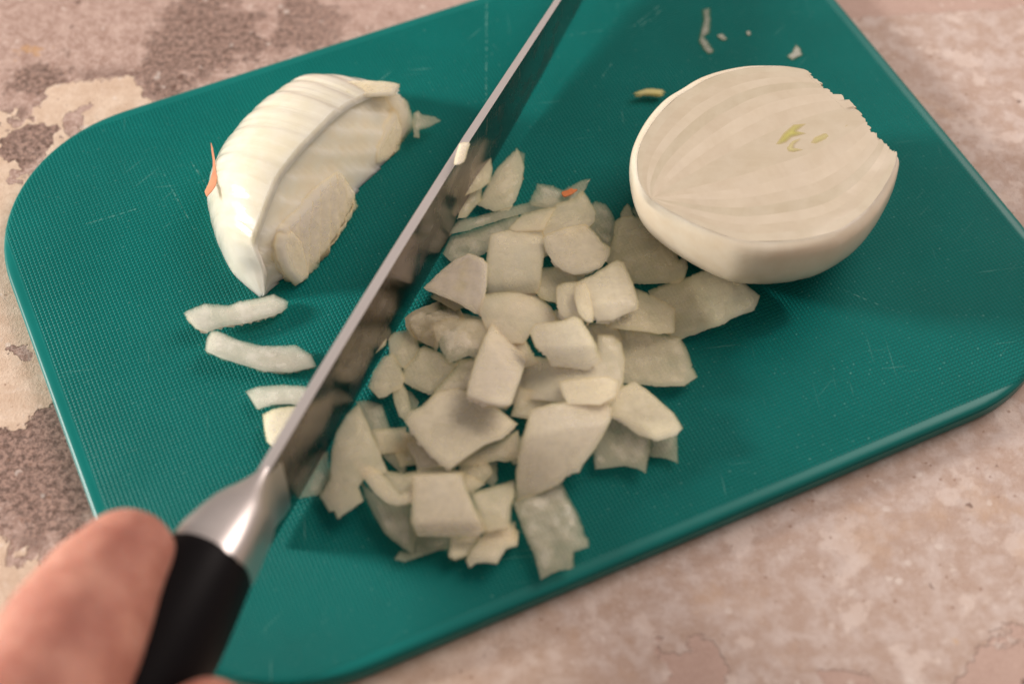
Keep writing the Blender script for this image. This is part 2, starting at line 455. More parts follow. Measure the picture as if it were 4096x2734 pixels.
# ------------------------------------------------------------------ measured outlines (mm): o middle, n up of the slab, u first axis, pts outline
PIECES = [
    {'name': 'onion_piece', 'label': 'petal-shaped onion sliver on its own behind the pile, tip pointing away', 'o': [-2.59, 58.4, 10.7], 'n': [-0.0091, -0.03, 0.9995], 'u': [1.0, -0.0, 0.0091], 'pts': [(3.92, 14.37), (4.78, 13.07), (6.36, 7.56), (5.85, 1.57), (3.75, -6.69), (1.67, -10.85), (-3.76, -11.13), (-8.64, -7.65), (-6.79, -3.67), (-4.74, 1.47), (-2.23, 6.69)], 't': 2.6, 'bend': (-0.1095, 38.57579323638364), 'crease': [], 'mat': 'm', 'jag': 0.17600000000000002, 'group': 'chopped onion pieces', 'parent': None, 'rim': 0.9, 'bump': 0.12, 'saw': None},
    {'name': 'onion_piece', 'label': 'thin glassy shred showing behind the petal-shaped sliver', 'o': [2.84, 69.81, 8.1], 'n': [-0.0487, 0.0688, 0.9964], 'u': [0.9988, -0.0, 0.0488], 'pts': [(-1.36, 4.97), (-0.28, 4.61), (1.15, 3.27), (0.85, -1.24), (0.53, -8.45), (-0.9, -2.98)], 't': 1.0, 'bend': (0.07, 7.241627177770283), 'crease': [], 'mat': 't', 'jag': 0.144, 'group': 'chopped onion pieces', 'parent': None, 'rim': 0.9, 'bump': 0.12, 'saw': None},
    {'name': 'onion_piece', 'label': 'long onion flake leaning against the blade, the upper of two', 'o': [-10.2, 58.53, 15.9], 'n': [0.6057, -0.0853, 0.7911], 'u': [0.794, 0.0, -0.608], 'pts': [(-1.41, 7.54), (1.16, 12.65), (5.94, 15.96), (4.59, 7.63), (5.42, 4.0), (4.47, -2.03), (1.51, -5.96), (-2.04, -9.29), (-4.46, -11.41), (-5.3, -8.28), (-4.61, -3.06)], 't': 2.2, 'bend': (0.3621, 32.47530250733904), 'crease': [], 'mat': 'm', 'jag': 0.144, 'group': 'chopped onion pieces', 'parent': None, 'rim': 0.9, 'bump': 0.12, 'saw': None},
    {'name': 'onion_piece', 'label': 'small onion flake against the blade, below the longer flake', 'o': [-13.37, 48.45, 12.6], 'n': [0.4796, -0.1311, 0.8676], 'u': [0.8752, 0.0, -0.4838], 'pts': [(-1.69, 1.52), (0.65, 4.42), (3.99, 7.25), (4.11, 3.0), (2.48, -0.24), (-0.34, -5.56), (-3.53, -7.07), (-2.84, -2.64), (-2.6, -0.31)], 't': 2.0, 'bend': (0.2617, 3.5404710984799626), 'crease': [], 'mat': 'm', 'jag': 0.144, 'group': 'chopped onion pieces', 'parent': None, 'rim': 0.9, 'bump': 0.12, 'saw': None},
    {'name': 'onion_piece', 'label': 'long thin onion strip along the back left of the pile', 'o': [-2.14, 44.74, 11.72], 'n': [0.0484, -0.0173, 0.9987], 'u': [0.9988, 0.0, -0.0484], 'pts': [(-17.97, -7.66), (-14.69, -1.95), (-9.13, -0.97), (-0.87, 2.13), (7.49, 5.59), (15.13, 8.92), (18.94, 7.4), (15.07, 3.71), (3.3, -0.3), (-4.96, -3.77), (-11.1, -6.28)], 't': 2.2, 'bend': (0.1415, 8.90809002164724), 'crease': [], 'mat': 't', 'jag': 0.096, 'group': 'chopped onion pieces', 'parent': None, 'rim': 0.9, 'bump': 0.12, 'saw': None},
    {'name': 'onion_piece', 'label': 'curled translucent flake carrying a scrap of orange skin', 'o': [15.38, 51.85, 13.7], 'n': [0.0365, -0.1406, 0.9894], 'u': [0.9993, 0.0, -0.0368], 'pts': [(-7.63, 3.34), (-3.86, 2.84), (0.32, 1.29), (3.28, 3.12), (5.85, 5.27), (9.2, 6.49), (7.36, 1.23), (5.3, -2.14), (3.21, -4.77), (-2.59, -5.89), (-9.66, -4.42), (-10.26, -3.03)], 't': 1.8, 'bend': (1.2798, 33.91977425527511), 'crease': [], 'mat': 't', 'jag': 0.17600000000000002, 'group': 'chopped onion pieces', 'parent': None, 'rim': 0.9, 'bump': 0.12, 'saw': None},
    {'name': 'onion_piece', 'label': 'grey glassy onion sheet at the pile edge nearest the blade', 'o': [-8.84, 36.32, 9.7], 'n': [-0.0877, -0.0071, 0.9961], 'u': [0.9961, -0.0, 0.0877], 'pts': [(-12.72, -4.6), (-10.4, 2.03), (2.47, 6.27), (10.37, 9.68), (12.87, 6.37), (8.73, 1.27), (2.98, -3.66), (-3.95, -8.4), (-10.15, -7.94)], 't': 2.2, 'bend': (-0.1144, 2.541026962554209), 'crease': [], 'mat': 't', 'jag': 0.144, 'group': 'chopped onion pieces', 'parent': None, 'rim': 0.9, 'bump': 0.12, 'saw': None},
    {'name': 'onion_piece', 'label': 'small wedge of onion just in front of the orange scrap', 'o': [7.11, 40.69, 14.36], 'n': [-0.1004, 0.215, 0.9714], 'u': [0.9947, -0.0, 0.1028], 'pts': [(-8.46, -3.32), (-4.46, 3.11), (1.75, 5.09), (6.31, 5.75), (5.08, 2.48), (3.47, -2.04), (2.68, -5.26), (-6.35, -4.83)], 't': 2.5, 'bend': (-0.1514, 6.328952385447272), 'crease': [], 'mat': 'm', 'jag': 0.144, 'group': 'chopped onion pieces', 'parent': None, 'rim': 0.9, 'bump': 0.12, 'saw': None},
    {'name': 'onion_piece', 'label': 'broad onion piece rising to a point behind the pile', 'o': [18.07, 42.29, 15.24], 'n': [-0.1317, 0.2015, 0.9706], 'u': [0.9909, -0.0, 0.1345], 'pts': [(-9.68, -4.07), (-7.82, 1.93), (-4.46, 5.87), (0.97, 7.73), (2.2, 10.61), (3.53, 11.94), (5.3, 8.02), (7.32, 1.64), (7.3, -3.52), (4.67, -7.96), (-1.44, -13.12), (-8.57, -8.79)], 't': 2.8, 'bend': (0.1921, 29.589098586030207), 'crease': [], 'mat': 'm', 'jag': 0.144, 'group': 'chopped onion pieces', 'parent': None, 'rim': 0.9, 'bump': 0.12, 'saw': None},
    {'name': 'onion_piece', 'label': 'rounded onion slip tucked behind the right back of the pile', 'o': [27.86, 42.05, 11.0], 'n': [0.062, 0.0526, 0.9967], 'u': [0.9981, 0.0, -0.0621], 'pts': [(-5.84, -1.39), (-3.95, 7.0), (-2.21, 9.34), (1.11, 8.29), (3.1, 4.98), (4.39, 0.15), (3.47, -7.16), (1.62, -12.04), (-1.51, -7.09)], 't': 2.2, 'bend': (-0.0719, 29.25376212811942), 'crease': [], 'mat': 't', 'jag': 0.144, 'group': 'chopped onion pieces', 'parent': None, 'rim': 0.9, 'bump': 0.12, 'saw': None},
    {'name': 'onion_piece', 'label': 'large smooth lozenge of onion in the back middle of the pile', 'o': [19.3, 25.45, 18.65], 'n': [0.0043, 0.0897, 0.996], 'u': [1.0, 0.0, -0.0043], 'pts': [(-10.35, 6.0), (-8.73, 7.25), (-5.21, 8.47), (3.02, 11.6), (5.95, 8.69), (7.73, 5.08), (10.39, 3.12), (9.95, -0.83), (7.29, -6.64), (3.22, -9.19), (-1.0, -9.64), (-4.65, -7.38), (-7.25, -4.16), (-9.59, 1.07)], 't': 3.8, 'bend': (0.3553, 36.27180058979097), 'crease': [], 'mat': 'w', 'jag': 0.08000000000000002, 'group': 'chopped onion pieces', 'parent': None, 'rim': 0.9, 'bump': 0.12, 'saw': None},
    {'name': 'onion_piece', 'label': 'square curved onion block with faint bands, back left of pile', 'o': [2.08, 22.13, 16.45], 'n': [-0.007, -0.051, 0.9987], 'u': [1.0, -0.0, 0.007], 'pts': [(-8.81, 12.23), (-1.16, 16.27), (7.17, 17.05), (7.8, 8.18), (7.54, 3.37), (6.89, -3.61), (6.48, -7.17), (5.29, -8.84), (-1.1, -8.81), (-9.89, -9.12), (-10.38, -3.43), (-9.78, 3.72)], 't': 4.2, 'bend': (1.4503, 36.721373122822946), 'crease': [(-0.00957, -0.00699, 0.07112, -0.99747, 0.7)], 'mat': 'm', 'jag': 0.096, 'group': 'chopped onion pieces', 'parent': None, 'rim': 0.9, 'bump': 0.12, 'saw': None},
    {'name': 'onion_piece', 'label': 'fan-shaped onion piece with a small ear, below the onion half', 'o': [40.58, 28.6, 12.05], 'n': [-0.0, -0.1157, 0.9933], 'u': [1.0, -0.0, 0.0], 'pts': [(-9.22, 12.29), (-7.8, 13.71), (-3.3, 15.07), (1.63, 13.05), (5.92, 9.62), (9.38, 2.41), (10.06, -1.04), (12.33, 0.83), (12.71, -3.89), (11.52, -7.97), (9.81, -9.92), (4.72, -9.78), (-0.61, -9.76), (-4.59, -9.17), (-7.22, -7.21), (-10.38, -4.06), (-12.49, -1.0), (-11.37, 1.78), (-9.93, 6.23)], 't': 2.6, 'bend': (0.7701, 29.68482524120771), 'crease': [], 'mat': 'm', 'jag': 0.16000000000000003, 'group': 'chopped onion pieces', 'parent': None, 'rim': 0.9, 'bump': 0.12, 'saw': None},
    {'name': 'onion_piece', 'label': 'tiny pointed onion tip sticking out behind the fan-shaped piece', 'o': [35.36, 46.39, 10.1], 'n': [-0.0395, -0.0154, 0.9991], 'u': [0.9992, -0.0, 0.0395], 'pts': [(-1.99, 0.07), (-0.72, 2.88), (0.45, 4.35), (1.3, 3.47), (2.51, -1.33), (1.53, -3.58), (-0.95, -3.51), (-2.12, -2.23)], 't': 1.8, 'bend': (0.0994, 4.964030852303745), 'crease': [], 'mat': 'm', 'jag': 0.144, 'group': 'chopped onion pieces', 'parent': None, 'rim': 0.9, 'bump': 0.12, 'saw': None},
    {'name': 'onion_piece', 'label': 'thin onion sliver wedged beside the onion half', 'o': [41.95, 46.3, 9.7], 'n': [-0.003, -0.0102, 0.9999], 'u': [1.0, -0.0, 0.003], 'pts': [(-3.67, 5.54), (-2.09, 8.44), (-0.49, 6.61), (2.08, 1.57), (4.85, -4.44), (4.87, -7.42), (2.01, -5.89), (0.43, -4.14), (-3.33, -1.3), (-4.74, 1.57)], 't': 1.8, 'bend': (-0.2469, 3.2006515935757216), 'crease': [], 'mat': 't', 'jag': 0.144, 'group': 'chopped onion pieces', 'parent': None, 'rim': 0.9, 'bump': 0.12, 'saw': None},
    {'name': 'onion_piece', 'label': 'bowed onion cube at the middle right of the pile, largest facet up', 'o': [28.63, 8.32, 20.85], 'n': [0.1039, 0.1177, 0.9876], 'u': [0.9945, 0.0, -0.1047], 'pts': [(-9.67, 4.46), (-4.71, 6.91), (-0.59, 10.63), (2.81, 13.57), (4.99, 12.95), (6.14, 8.81), (7.32, 5.44), (8.56, -2.08), (8.46, -4.45), (4.53, -7.1), (0.74, -9.8), (-3.96, -10.43), (-6.01, -7.85), (-6.95, -4.6), (-8.02, 0.92)], 't': 4.5, 'bend': (0.0419, 38.90380000605818), 'crease': [(-0.0071, -0.00666, 0.28215, -0.95937, 0.3)], 'mat': 'w', 'jag': 0.064, 'group': 'chopped onion pieces', 'parent': None, 'rim': 0.9, 'bump': 0.12, 'saw': None},
    {'name': 'onion_piece', 'label': 'stubby onion cube with a rounded front, middle of the pile', 'o': [18.29, 5.26, 19.2], 'n': [0.0963, 0.0972, 0.9906], 'u': [0.9953, 0.0, -0.0968], 'pts': [(-5.28, 6.96), (-3.05, 8.27), (1.18, 8.66), (3.57, 7.66), (4.75, 2.66), (5.65, -2.28), (5.0, -6.34), (2.53, -6.3), (0.18, -5.63), (-3.44, -5.84), (-4.85, -3.39), (-5.43, 0.94)], 't': 5, 'bend': (-0.0452, 51.03760524108063), 'crease': [], 'mat': 'm', 'jag': 0.064, 'group': 'chopped onion pieces', 'parent': None, 'rim': 0.9, 'bump': 0.12, 'saw': None},
    {'name': 'onion_piece', 'label': 'narrow pale pink onion stick lying on the middle cubes', 'o': [20.95, 2.87, 22.06], 'n': [0.0097, 0.0978, 0.9952], 'u': [1.0, 0.0, -0.0098], 'pts': [(-2.68, 7.38), (0.49, 8.39), (1.69, 4.57), (2.72, -4.13), (2.37, -7.05), (0.33, -6.86), (-1.91, -3.86), (-3.06, 2.06)], 't': 2.4, 'bend': (-0.1249, 5.1619903560802705), 'crease': [], 'mat': 'w', 'jag': 0.048, 'group': 'chopped onion pieces', 'parent': None, 'rim': 0.9, 'bump': 0.12, 'saw': None},
    {'name': 'onion_piece', 'label': 'little pointed onion shaving below the pink stick', 'o': [26.94, 0.74, 15.9], 'n': [-0.0225, 0.0592, 0.998], 'u': [0.9997, -0.0, 0.0226], 'pts': [(-2.13, 1.35), (0.3, 2.27), (1.22, -1.45), (0.64, -1.72), (-0.04, -0.43)], 't': 1.2, 'bend': (0.0551, 2.593994643287154), 'crease': [], 'mat': 'w', 'jag': 0.144, 'group': 'chopped onion pieces', 'parent': None, 'rim': 0.9, 'bump': 0.12, 'saw': None},
    {'name': 'onion_piece', 'label': 'ribbed yellowish onion flake right of the middle cubes', 'o': [38.1, 4.18, 14.36], 'n': [0.1092, 0.1379, 0.9844], 'u': [0.9939, 0.0, -0.1103], 'pts': [(-1.45, 11.94), (4.4, 8.68), (10.84, 5.39), (9.88, -4.55), (4.94, -6.46), (-4.58, -5.99), (-10.27, -4.53), (-8.14, -0.74), (-4.05, 2.41)], 't': 2.6, 'bend': (-0.15, 25.566932989275305), 'crease': [], 'mat': 'm', 'jag': 0.11200000000000002, 'group': 'chopped onion pieces', 'parent': None, 'rim': 0.9, 'bump': 0.12, 'saw': None},
    {'name': 'onion_piece', 'label': 'long frayed onion piece reaching furthest right of the pile', 'o': [58.32, 12.09, 11.3], 'n': [-0.0427, 0.023, 0.9988], 'u': [0.9991, -0.0, 0.0428], 'pts': [(-17.56, 5.71), (-10.86, 7.62), (-4.29, 9.83), (-1.75, 11.44), (3.78, 14.26), (7.75, 12.36), (12.71, 8.03), (16.2, 3.89), (14.98, 0.07), (13.66, -3.05), (6.54, -6.86), (4.43, -8.7), (-3.95, -11.18), (-9.46, -12.28), (-13.23, -9.2), (-16.03, -0.79)], 't': 3, 'bend': (0.5942, 25.967566109494165), 'crease': [], 'mat': 'm', 'jag': 0.2, 'group': 'chopped onion pieces', 'parent': None, 'rim': 0.9, 'bump': 0.12, 'saw': None},
    {'name': 'onion_piece', 'label': 'frosted glassy onion sheet on the right side, lit through', 'o': [39.96, -7.4, 9.9], 'n': [-0.0733, 0.0347, 0.9967], 'u': [0.9973, -0.0, 0.0733], 'pts': [(-17.83, 11.21), (-11.82, 12.02), (-1.93, 10.8), (3.9, 8.7), (9.72, 7.07), (11.43, 2.69), (12.63, -3.22), (13.72, -7.58), (9.86, -10.73), (2.93, -10.89), (-0.88, -10.13), (-8.17, -8.73), (-10.3, -2.71), (-13.97, 6.41)], 't': 2.6, 'bend': (0.1977, 7.1727583366898084), 'crease': [], 'mat': 'm', 'jag': 0.2, 'group': 'chopped onion pieces', 'parent': None, 'rim': 0.9, 'bump': 0.12, 'saw': None},
    {'name': 'onion_piece', 'label': 'onion slip half hidden under the square banded block', 'o': [12.5, 16.11, 13.15], 'n': [-0.0947, -0.0217, 0.9953], 'u': [0.9955, -0.0, 0.0947], 'pts': [(-5.97, -1.59), (-4.29, 6.92), (0.57, 7.23), (5.9, 4.24), (7.44, 0.86), (2.07, -0.51), (0.92, -6.64), (-2.26, -5.63), (-4.38, -4.4)], 't': 2.6, 'bend': (-0.1256, 3.812765011192322), 'crease': [], 'mat': 'm', 'jag': 0.144, 'group': 'chopped onion pieces', 'parent': None, 'rim': 0.9, 'bump': 0.12, 'saw': None},
    {'name': 'onion_piece', 'label': 'dome-topped onion slice at the heart of the pile', 'o': [2.0, 2.86, 15.68], 'n': [0.0454, 0.1087, 0.993], 'u': [0.999, 0.0, -0.0457], 'pts': [(-11.93, 2.25), (-10.48, 8.53), (-3.97, 10.54), (3.41, 13.99), (6.71, 11.75), (9.86, 6.78), (11.44, -0.23), (7.75, -2.51), (4.2, -5.1), (1.87, -9.49), (-2.16, -9.06), (-5.68, -5.54), (-9.77, -3.79)], 't': 3.6, 'bend': (0.9311, 43.77738110079983), 'crease': [], 'mat': 'm', 'jag': 0.08000000000000002, 'group': 'chopped onion pieces', 'parent': None, 'rim': 0.9, 'bump': 0.12, 'saw': None},
    {'name': 'onion_piece', 'label': 'onion chunk with a yellow-green ridge beside the blade', 'o': [-14.8, 14.23, 16.12], 'n': [-0.1679, -0.0477, 0.9847], 'u': [0.9858, -0.0, 0.1681], 'pts': [(-12.14, 0.92), (-7.19, 7.46), (-3.25, 11.32), (1.39, 12.8), (6.29, 8.85), (7.66, 6.48), (7.36, -0.91), (6.69, -4.21), (5.31, -10.01), (2.5, -9.0), (-0.9, -6.67), (-6.48, -3.57), (-10.96, -0.57)], 't': 4.2, 'bend': (2.1409, 46.73831040787523), 'crease': [], 'mat': 'y', 'jag': 0.11200000000000002, 'group': 'chopped onion pieces', 'parent': None, 'rim': 0.9, 'bump': 0.12, 'saw': None},
    {'name': 'onion_piece', 'label': 'smooth rounded onion chunk beside the blade below the yellow ridge', 'o': [-23.47, 2.58, 13.26], 'n': [-0.0078, 0.1658, 0.9861], 'u': [1.0, -0.0, 0.0079], 'pts': [(-8.16, 1.68), (-6.06, 4.22), (-1.24, 8.46), (0.96, 11.98), (2.03, 19.41), (7.65, 9.58), (9.73, 1.54), (5.15, -2.92), (2.02, -6.39), (2.09, -9.23), (-2.36, -7.29), (-5.68, -5.03), (-7.72, -1.58)], 't': 4.4, 'bend': (1.1768, 52.11925229168949), 'crease': [], 'mat': 'm', 'jag': 0.08000000000000002, 'group': 'chopped onion pieces', 'parent': None, 'rim': 0.9, 'bump': 0.12, 'saw': None},
    {'name': 'onion_piece', 'label': 'wrinkled see-through onion flake with a notched lower edge', 'o': [-14.94, -6.75, 16.56], 'n': [0.0679, 0.0758, 0.9948], 'u': [0.9977, 0.0, -0.0681], 'pts': [(-8.5, 6.34), (-3.74, 8.53), (3.63, 9.46), (9.32, 9.41), (8.26, 4.34), (6.66, -1.76), (4.95, -6.31), (2.63, -5.28), (-0.5, -7.07), (-3.19, -7.79), (-4.55, -5.2), (-7.01, 0.23), (-7.58, 2.04)], 't': 1.9, 'bend': (0.4683, 29.079934267087037), 'crease': [], 'mat': 't', 'jag': 0.16000000000000003, 'group': 'chopped onion pieces', 'parent': None, 'rim': 0.9, 'bump': 0.12, 'saw': None},
    {'name': 'onion_piece', 'label': 'small five-sided onion chip close to the blade edge', 'o': [-31.44, -5.44, 11.1], 'n': [-0.0463, 0.0193, 0.9987], 'u': [0.9989, -0.0, 0.0463], 'pts': [(-5.13, 4.05), (-3.43, 5.87), (1.7, 7.23), (3.47, 3.83), (4.55, -0.0), (3.19, -3.96), (0.71, -7.51), (-0.78, -6.76), (-4.37, -2.12)], 't': 2.6, 'bend': (-0.0402, 8.523640477821818), 'crease': [], 'mat': 'm', 'jag': 0.08000000000000002, 'group': 'chopped onion pieces', 'parent': None, 'rim': 0.9, 'bump': 0.12, 'saw': None},
    {'name': 'onion_piece', 'label': 'onion chip with bent lower edge in the left middle', 'o': [-23.84, -13.86, 12.16], 'n': [-0.0983, -0.1219, 0.9877], 'u': [0.9951, -0.0, 0.099], 'pts': [(-7.58, 1.22), (-4.75, 4.39), (-3.18, 8.12), (-1.75, 8.89), (3.72, 5.51), (6.16, 2.34), (8.78, 2.71), (7.65, 0.24), (5.04, -3.12), (2.4, -5.53), (0.62, -7.6), (-2.85, -6.4), (-6.63, -4.19), (-8.68, -2.8)], 't': 3, 'bend': (1.5184, 34.90906821284354), 'crease': [], 'mat': 'm', 'jag': 0.096, 'group': 'chopped onion pieces', 'parent': None, 'rim': 0.9, 'bump': 0.12, 'saw': None},
    {'name': 'onion_piece', 'label': 'blunt grey-pink onion chip nearest the blade on the left', 'o': [-35.62, -16.73, 11.72], 'n': [-0.0765, 0.0039, 0.9971], 'u': [0.9971, -0.0, 0.0765], 'pts': [(-5.75, -2.49), (-4.66, 2.7), (-2.05, 7.85), (0.83, 9.11), (3.69, 4.31), (5.04, -0.21), (4.02, -3.36), (1.48, -4.66), (-0.19, -6.07), (-2.48, -6.55)], 't': 2.8, 'bend': (-0.2379, 6.071954435746081), 'crease': [], 'mat': 'm', 'jag': 0.08000000000000002, 'group': 'chopped onion pieces', 'parent': None, 'rim': 0.9, 'bump': 0.12, 'saw': None},
    {'name': 'onion_piece', 'label': 'short onion stub hanging below the blunt chip', 'o': [-31.46, -23.9, 10.7], 'n': [0.0505, -0.0602, 0.9969], 'u': [0.9987, 0.0, -0.0506], 'pts': [(-3.02, 4.09), (0.06, 6.27), (1.6, 3.67), (3.07, -2.95), (1.14, -5.97), (-0.62, -4.72), (-2.25, -0.19)], 't': 2.6, 'bend': (0.2327, 6.2064905464074895), 'crease': [], 'mat': 'm', 'jag': 0.064, 'group': 'chopped onion pieces', 'parent': None, 'rim': 0.9, 'bump': 0.12, 'saw': None},
    {'name': 'onion_piece', 'label': 'dark glassy onion corner behind the short stub', 'o': [-28.42, -21.82, 8.3], 'n': [0.0252, 0.0182, 0.9995], 'u': [0.9997, 0.0, -0.0252], 'pts': [(-2.25, 3.93), (-0.33, 2.91), (1.88, -0.53), (1.32, -2.36), (-0.63, -3.89)], 't': 1.3, 'bend': (0.0738, 3.615182360990648), 'crease': [], 'mat': 't', 'jag': 0.144, 'group': 'chopped onion pieces', 'parent': None, 'rim': 0.9, 'bump': 0.12, 'saw': None},
    {'name': 'onion_piece', 'label': 'onion piece in the shadow under the tall wedge', 'o': [-17.01, -18.51, 13.26], 'n': [0.1183, -0.0205, 0.9928], 'u': [0.993, 0.0, -0.1184], 'pts': [(-6.94, -7.08), (-4.54, -2.22), (-2.05, 0.96), (0.45, 4.84), (1.83, 7.91), (7.08, 9.08), (7.53, -0.14), (1.82, -3.59), (-4.89, -8.96)], 't': 3, 'bend': (0.0745, 5.164450574417276), 'crease': [], 'mat': 'm', 'jag': 0.08000000000000002, 'group': 'chopped onion pieces', 'parent': None, 'rim': 0.9, 'bump': 0.12, 'saw': None},
    {'name': 'onion_piece', 'label': 'tall onion wedge with one bright slanted facet, middle of pile', 'o': [-3.4, -17.85, 22.5], 'n': [0.1449, 0.2153, 0.9657], 'u': [0.9889, 0.0, -0.1484], 'pts': [(-3.91, 11.15), (-0.81, 22.33), (1.87, 28.85), (5.76, 27.43), (9.57, 24.5), (10.04, 16.32), (9.21, 9.23), (5.7, -6.68), (3.05, -16.7), (0.0, -17.14), (-4.62, -15.79), (-9.47, -12.64), (-8.93, -8.19), (-6.95, 0.72)], 't': 5.5, 'bend': (0.2159, 23.79121938465313), 'crease': [(0.00481, -0.00657, 0.87088, 0.4915, 0.45)], 'mat': 'w', 'jag': 0.05600000000000001, 'group': 'chopped onion pieces', 'parent': None, 'rim': 0.9, 'bump': 0.12, 'saw': None},
    {'name': 'onion_piece', 'label': 'boxy onion cube with two stepped facets right of the tall wedge', 'o': [15.4, -11.79, 23.05], 'n': [-0.0367, -0.0698, 0.9969], 'u': [0.9993, -0.0, 0.0368], 'pts': [(-10.63, 4.03), (-8.94, 6.78), (-0.88, 7.98), (2.51, 9.8), (4.5, 8.39), (7.37, 2.54), (8.93, -1.34), (10.19, -4.82), (5.84, -7.13), (0.87, -6.38), (-4.43, -5.83), (-6.36, -2.88), (-8.99, -1.12)], 't': 5, 'bend': (1.3955, 17.01058851706994), 'crease': [(-0.00729, -0.00107, 0.00368, -0.99999, 0.55)], 'mat': 'w', 'jag': 0.048, 'group': 'chopped onion pieces', 'parent': None, 'rim': 0.9, 'bump': 0.12, 'saw': None},
    {'name': 'onion_piece', 'label': 'large bowl-shaped onion layer curving round the right of the pile', 'o': [19.02, -18.67, 17.66], 'n': [-0.0314, 0.0537, 0.9981], 'u': [0.9995, -0.0, 0.0314], 'pts': [(-18.96, 2.3), (-15.91, 13.11), (-10.05, 8.54), (-1.33, 4.45), (5.41, 6.17), (5.64, 14.36), (10.07, 14.68), (12.74, 12.78), (13.57, 7.2), (12.91, 0.06), (10.75, -5.97), (8.65, -8.96), (3.32, -10.56), (-3.57, -10.59), (-13.47, -6.57), (-19.22, -5.45)], 't': 4.5, 'bend': (-0.2465, 44.989761126260554), 'crease': [], 'mat': 'm', 'jag': 0.048, 'group': 'chopped onion pieces', 'parent': None, 'rim': 0.9, 'bump': 0.12, 'saw': None},
    {'name': 'onion_piece', 'label': 'pale oblong onion slab lying inside the bowl-shaped layer', 'o': [21.46, -25.41, 19.75], 'n': [0.0114, 0.1684, 0.9856], 'u': [0.9999, 0.0, -0.0115], 'pts': [(-8.4, 3.23), (-4.08, 4.24), (5.9, 5.31), (8.85, 3.03), (7.76, -2.33), (3.5, -5.64), (-5.96, -5.5), (-7.51, -1.75)], 't': 2.6, 'bend': (-0.0931, 2.2225838438700682), 'crease': [], 'mat': 'w', 'jag': 0.048, 'group': 'chopped onion pieces', 'parent': None, 'rim': 0.9, 'bump': 0.12, 'saw': None},
    {'name': 'onion_piece', 'label': 'biggest onion chunk, a long wedge tapering to the lower front', 'o': [14.23, -44.3, 20.3], 'n': [0.0342, -0.1351, 0.9902], 'u': [0.9994, 0.0, -0.0345], 'pts': [(-9.13, 10.88), (-3.55, 13.5), (2.1, 14.76), (12.81, 16.77), (14.31, 14.42), (13.6, 9.41), (11.47, 4.7), (9.05, 0.27), (5.92, -3.61), (4.77, -5.87), (1.65, -6.69), (-1.01, -9.18), (-7.54, -11.82), (-12.74, -13.09), (-12.97, -6.08), (-12.34, -1.34), (-11.07, 3.47)], 't': 4.5, 'bend': (0.9905, 28.365466319972725), 'crease': [(-0.01202, 0.00166, 0.26201, -0.96506, 0.35)], 'mat': 'w', 'jag': 0.05600000000000001, 'group': 'chopped onion pieces', 'parent': None, 'rim': 0.9, 'bump': 0.12, 'saw': None},
    {'name': 'onion_piece', 'label': 'cream onion corner pointing up at the right front of the pile', 'o': [38.13, -30.01, 14.14], 'n': [0.057, 0.0935, 0.994], 'u': [0.9984, 0.0, -0.0572], 'pts': [(-10.18, 6.41), (-2.58, 14.35), (1.62, 9.94), (5.28, 4.75), (7.86, 1.5), (10.0, -4.39), (8.02, -6.94), (2.81, -8.65), (-3.02, -6.24), (-7.66, -2.15), (-10.8, -0.71)], 't': 3.2, 'bend': (1.0392, 40.725890360239525), 'crease': [], 'mat': 'w', 'jag': 0.11200000000000002, 'group': 'chopped onion pieces', 'parent': None, 'rim': 0.9, 'bump': 0.12, 'saw': None},
    {'name': 'onion_piece', 'label': 'frosted onion sheet with a torn lower edge, right front', 'o': [31.17, -39.22, 10.7], 'n': [-0.083, -0.0683, 0.9942], 'u': [0.9965, -0.0, 0.0832], 'pts': [(-3.65, 10.93), (0.72, 9.33), (8.09, 3.57), (7.55, -1.26), (6.18, -7.95), (3.68, -6.44), (0.16, -5.51), (-8.18, -6.18), (-8.42, -0.55), (-6.26, 4.75)], 't': 2.6, 'bend': (-0.1431, 2.0868469009236414), 'crease': [], 'mat': 't', 'jag': 0.128, 'group': 'chopped onion pieces', 'parent': None, 'rim': 0.9, 'bump': 0.12, 'saw': None},
    {'name': 'onion_piece', 'label': 'narrow clear onion chip right of the torn sheet', 'o': [42.83, -37.53, 8.9], 'n': [-0.0175, 0.025, 0.9995], 'u': [0.9998, -0.0, 0.0175], 'pts': [(-4.31, 3.62), (0.54, 4.15), (4.2, 4.63), (3.86, -5.37), (0.33, -3.76), (-4.62, -3.05)], 't': 1.8, 'bend': (0.0737, 3.203052306822705), 'crease': [], 'mat': 't', 'jag': 0.08000000000000002, 'group': 'chopped onion pieces', 'parent': None, 'rim': 0.9, 'bump': 0.12, 'saw': None},
    {'name': 'onion_piece', 'label': 'big diamond-shaped onion slice in the left front', 'o': [-15.38, -36.88, 17.55], 'n': [0.0521, 0.1198, 0.9914], 'u': [0.9986, 0.0, -0.0524], 'pts': [(-14.74, 3.17), (-13.04, 6.34), (-10.01, 7.7), (-5.38, 13.44), (0.33, 15.54), (8.4, 12.93), (13.29, 8.8), (17.53, 4.88), (13.34, -2.24), (8.51, -5.24), (3.86, -9.33), (-1.05, -13.56), (-3.43, -12.61), (-6.53, -9.21), (-10.45, -4.21)], 't': 4, 'bend': (0.6509, 23.17624852656263), 'crease': [], 'mat': 'w', 'jag': 0.08000000000000002, 'group': 'chopped onion pieces', 'parent': None, 'rim': 0.9, 'bump': 0.12, 'saw': None},
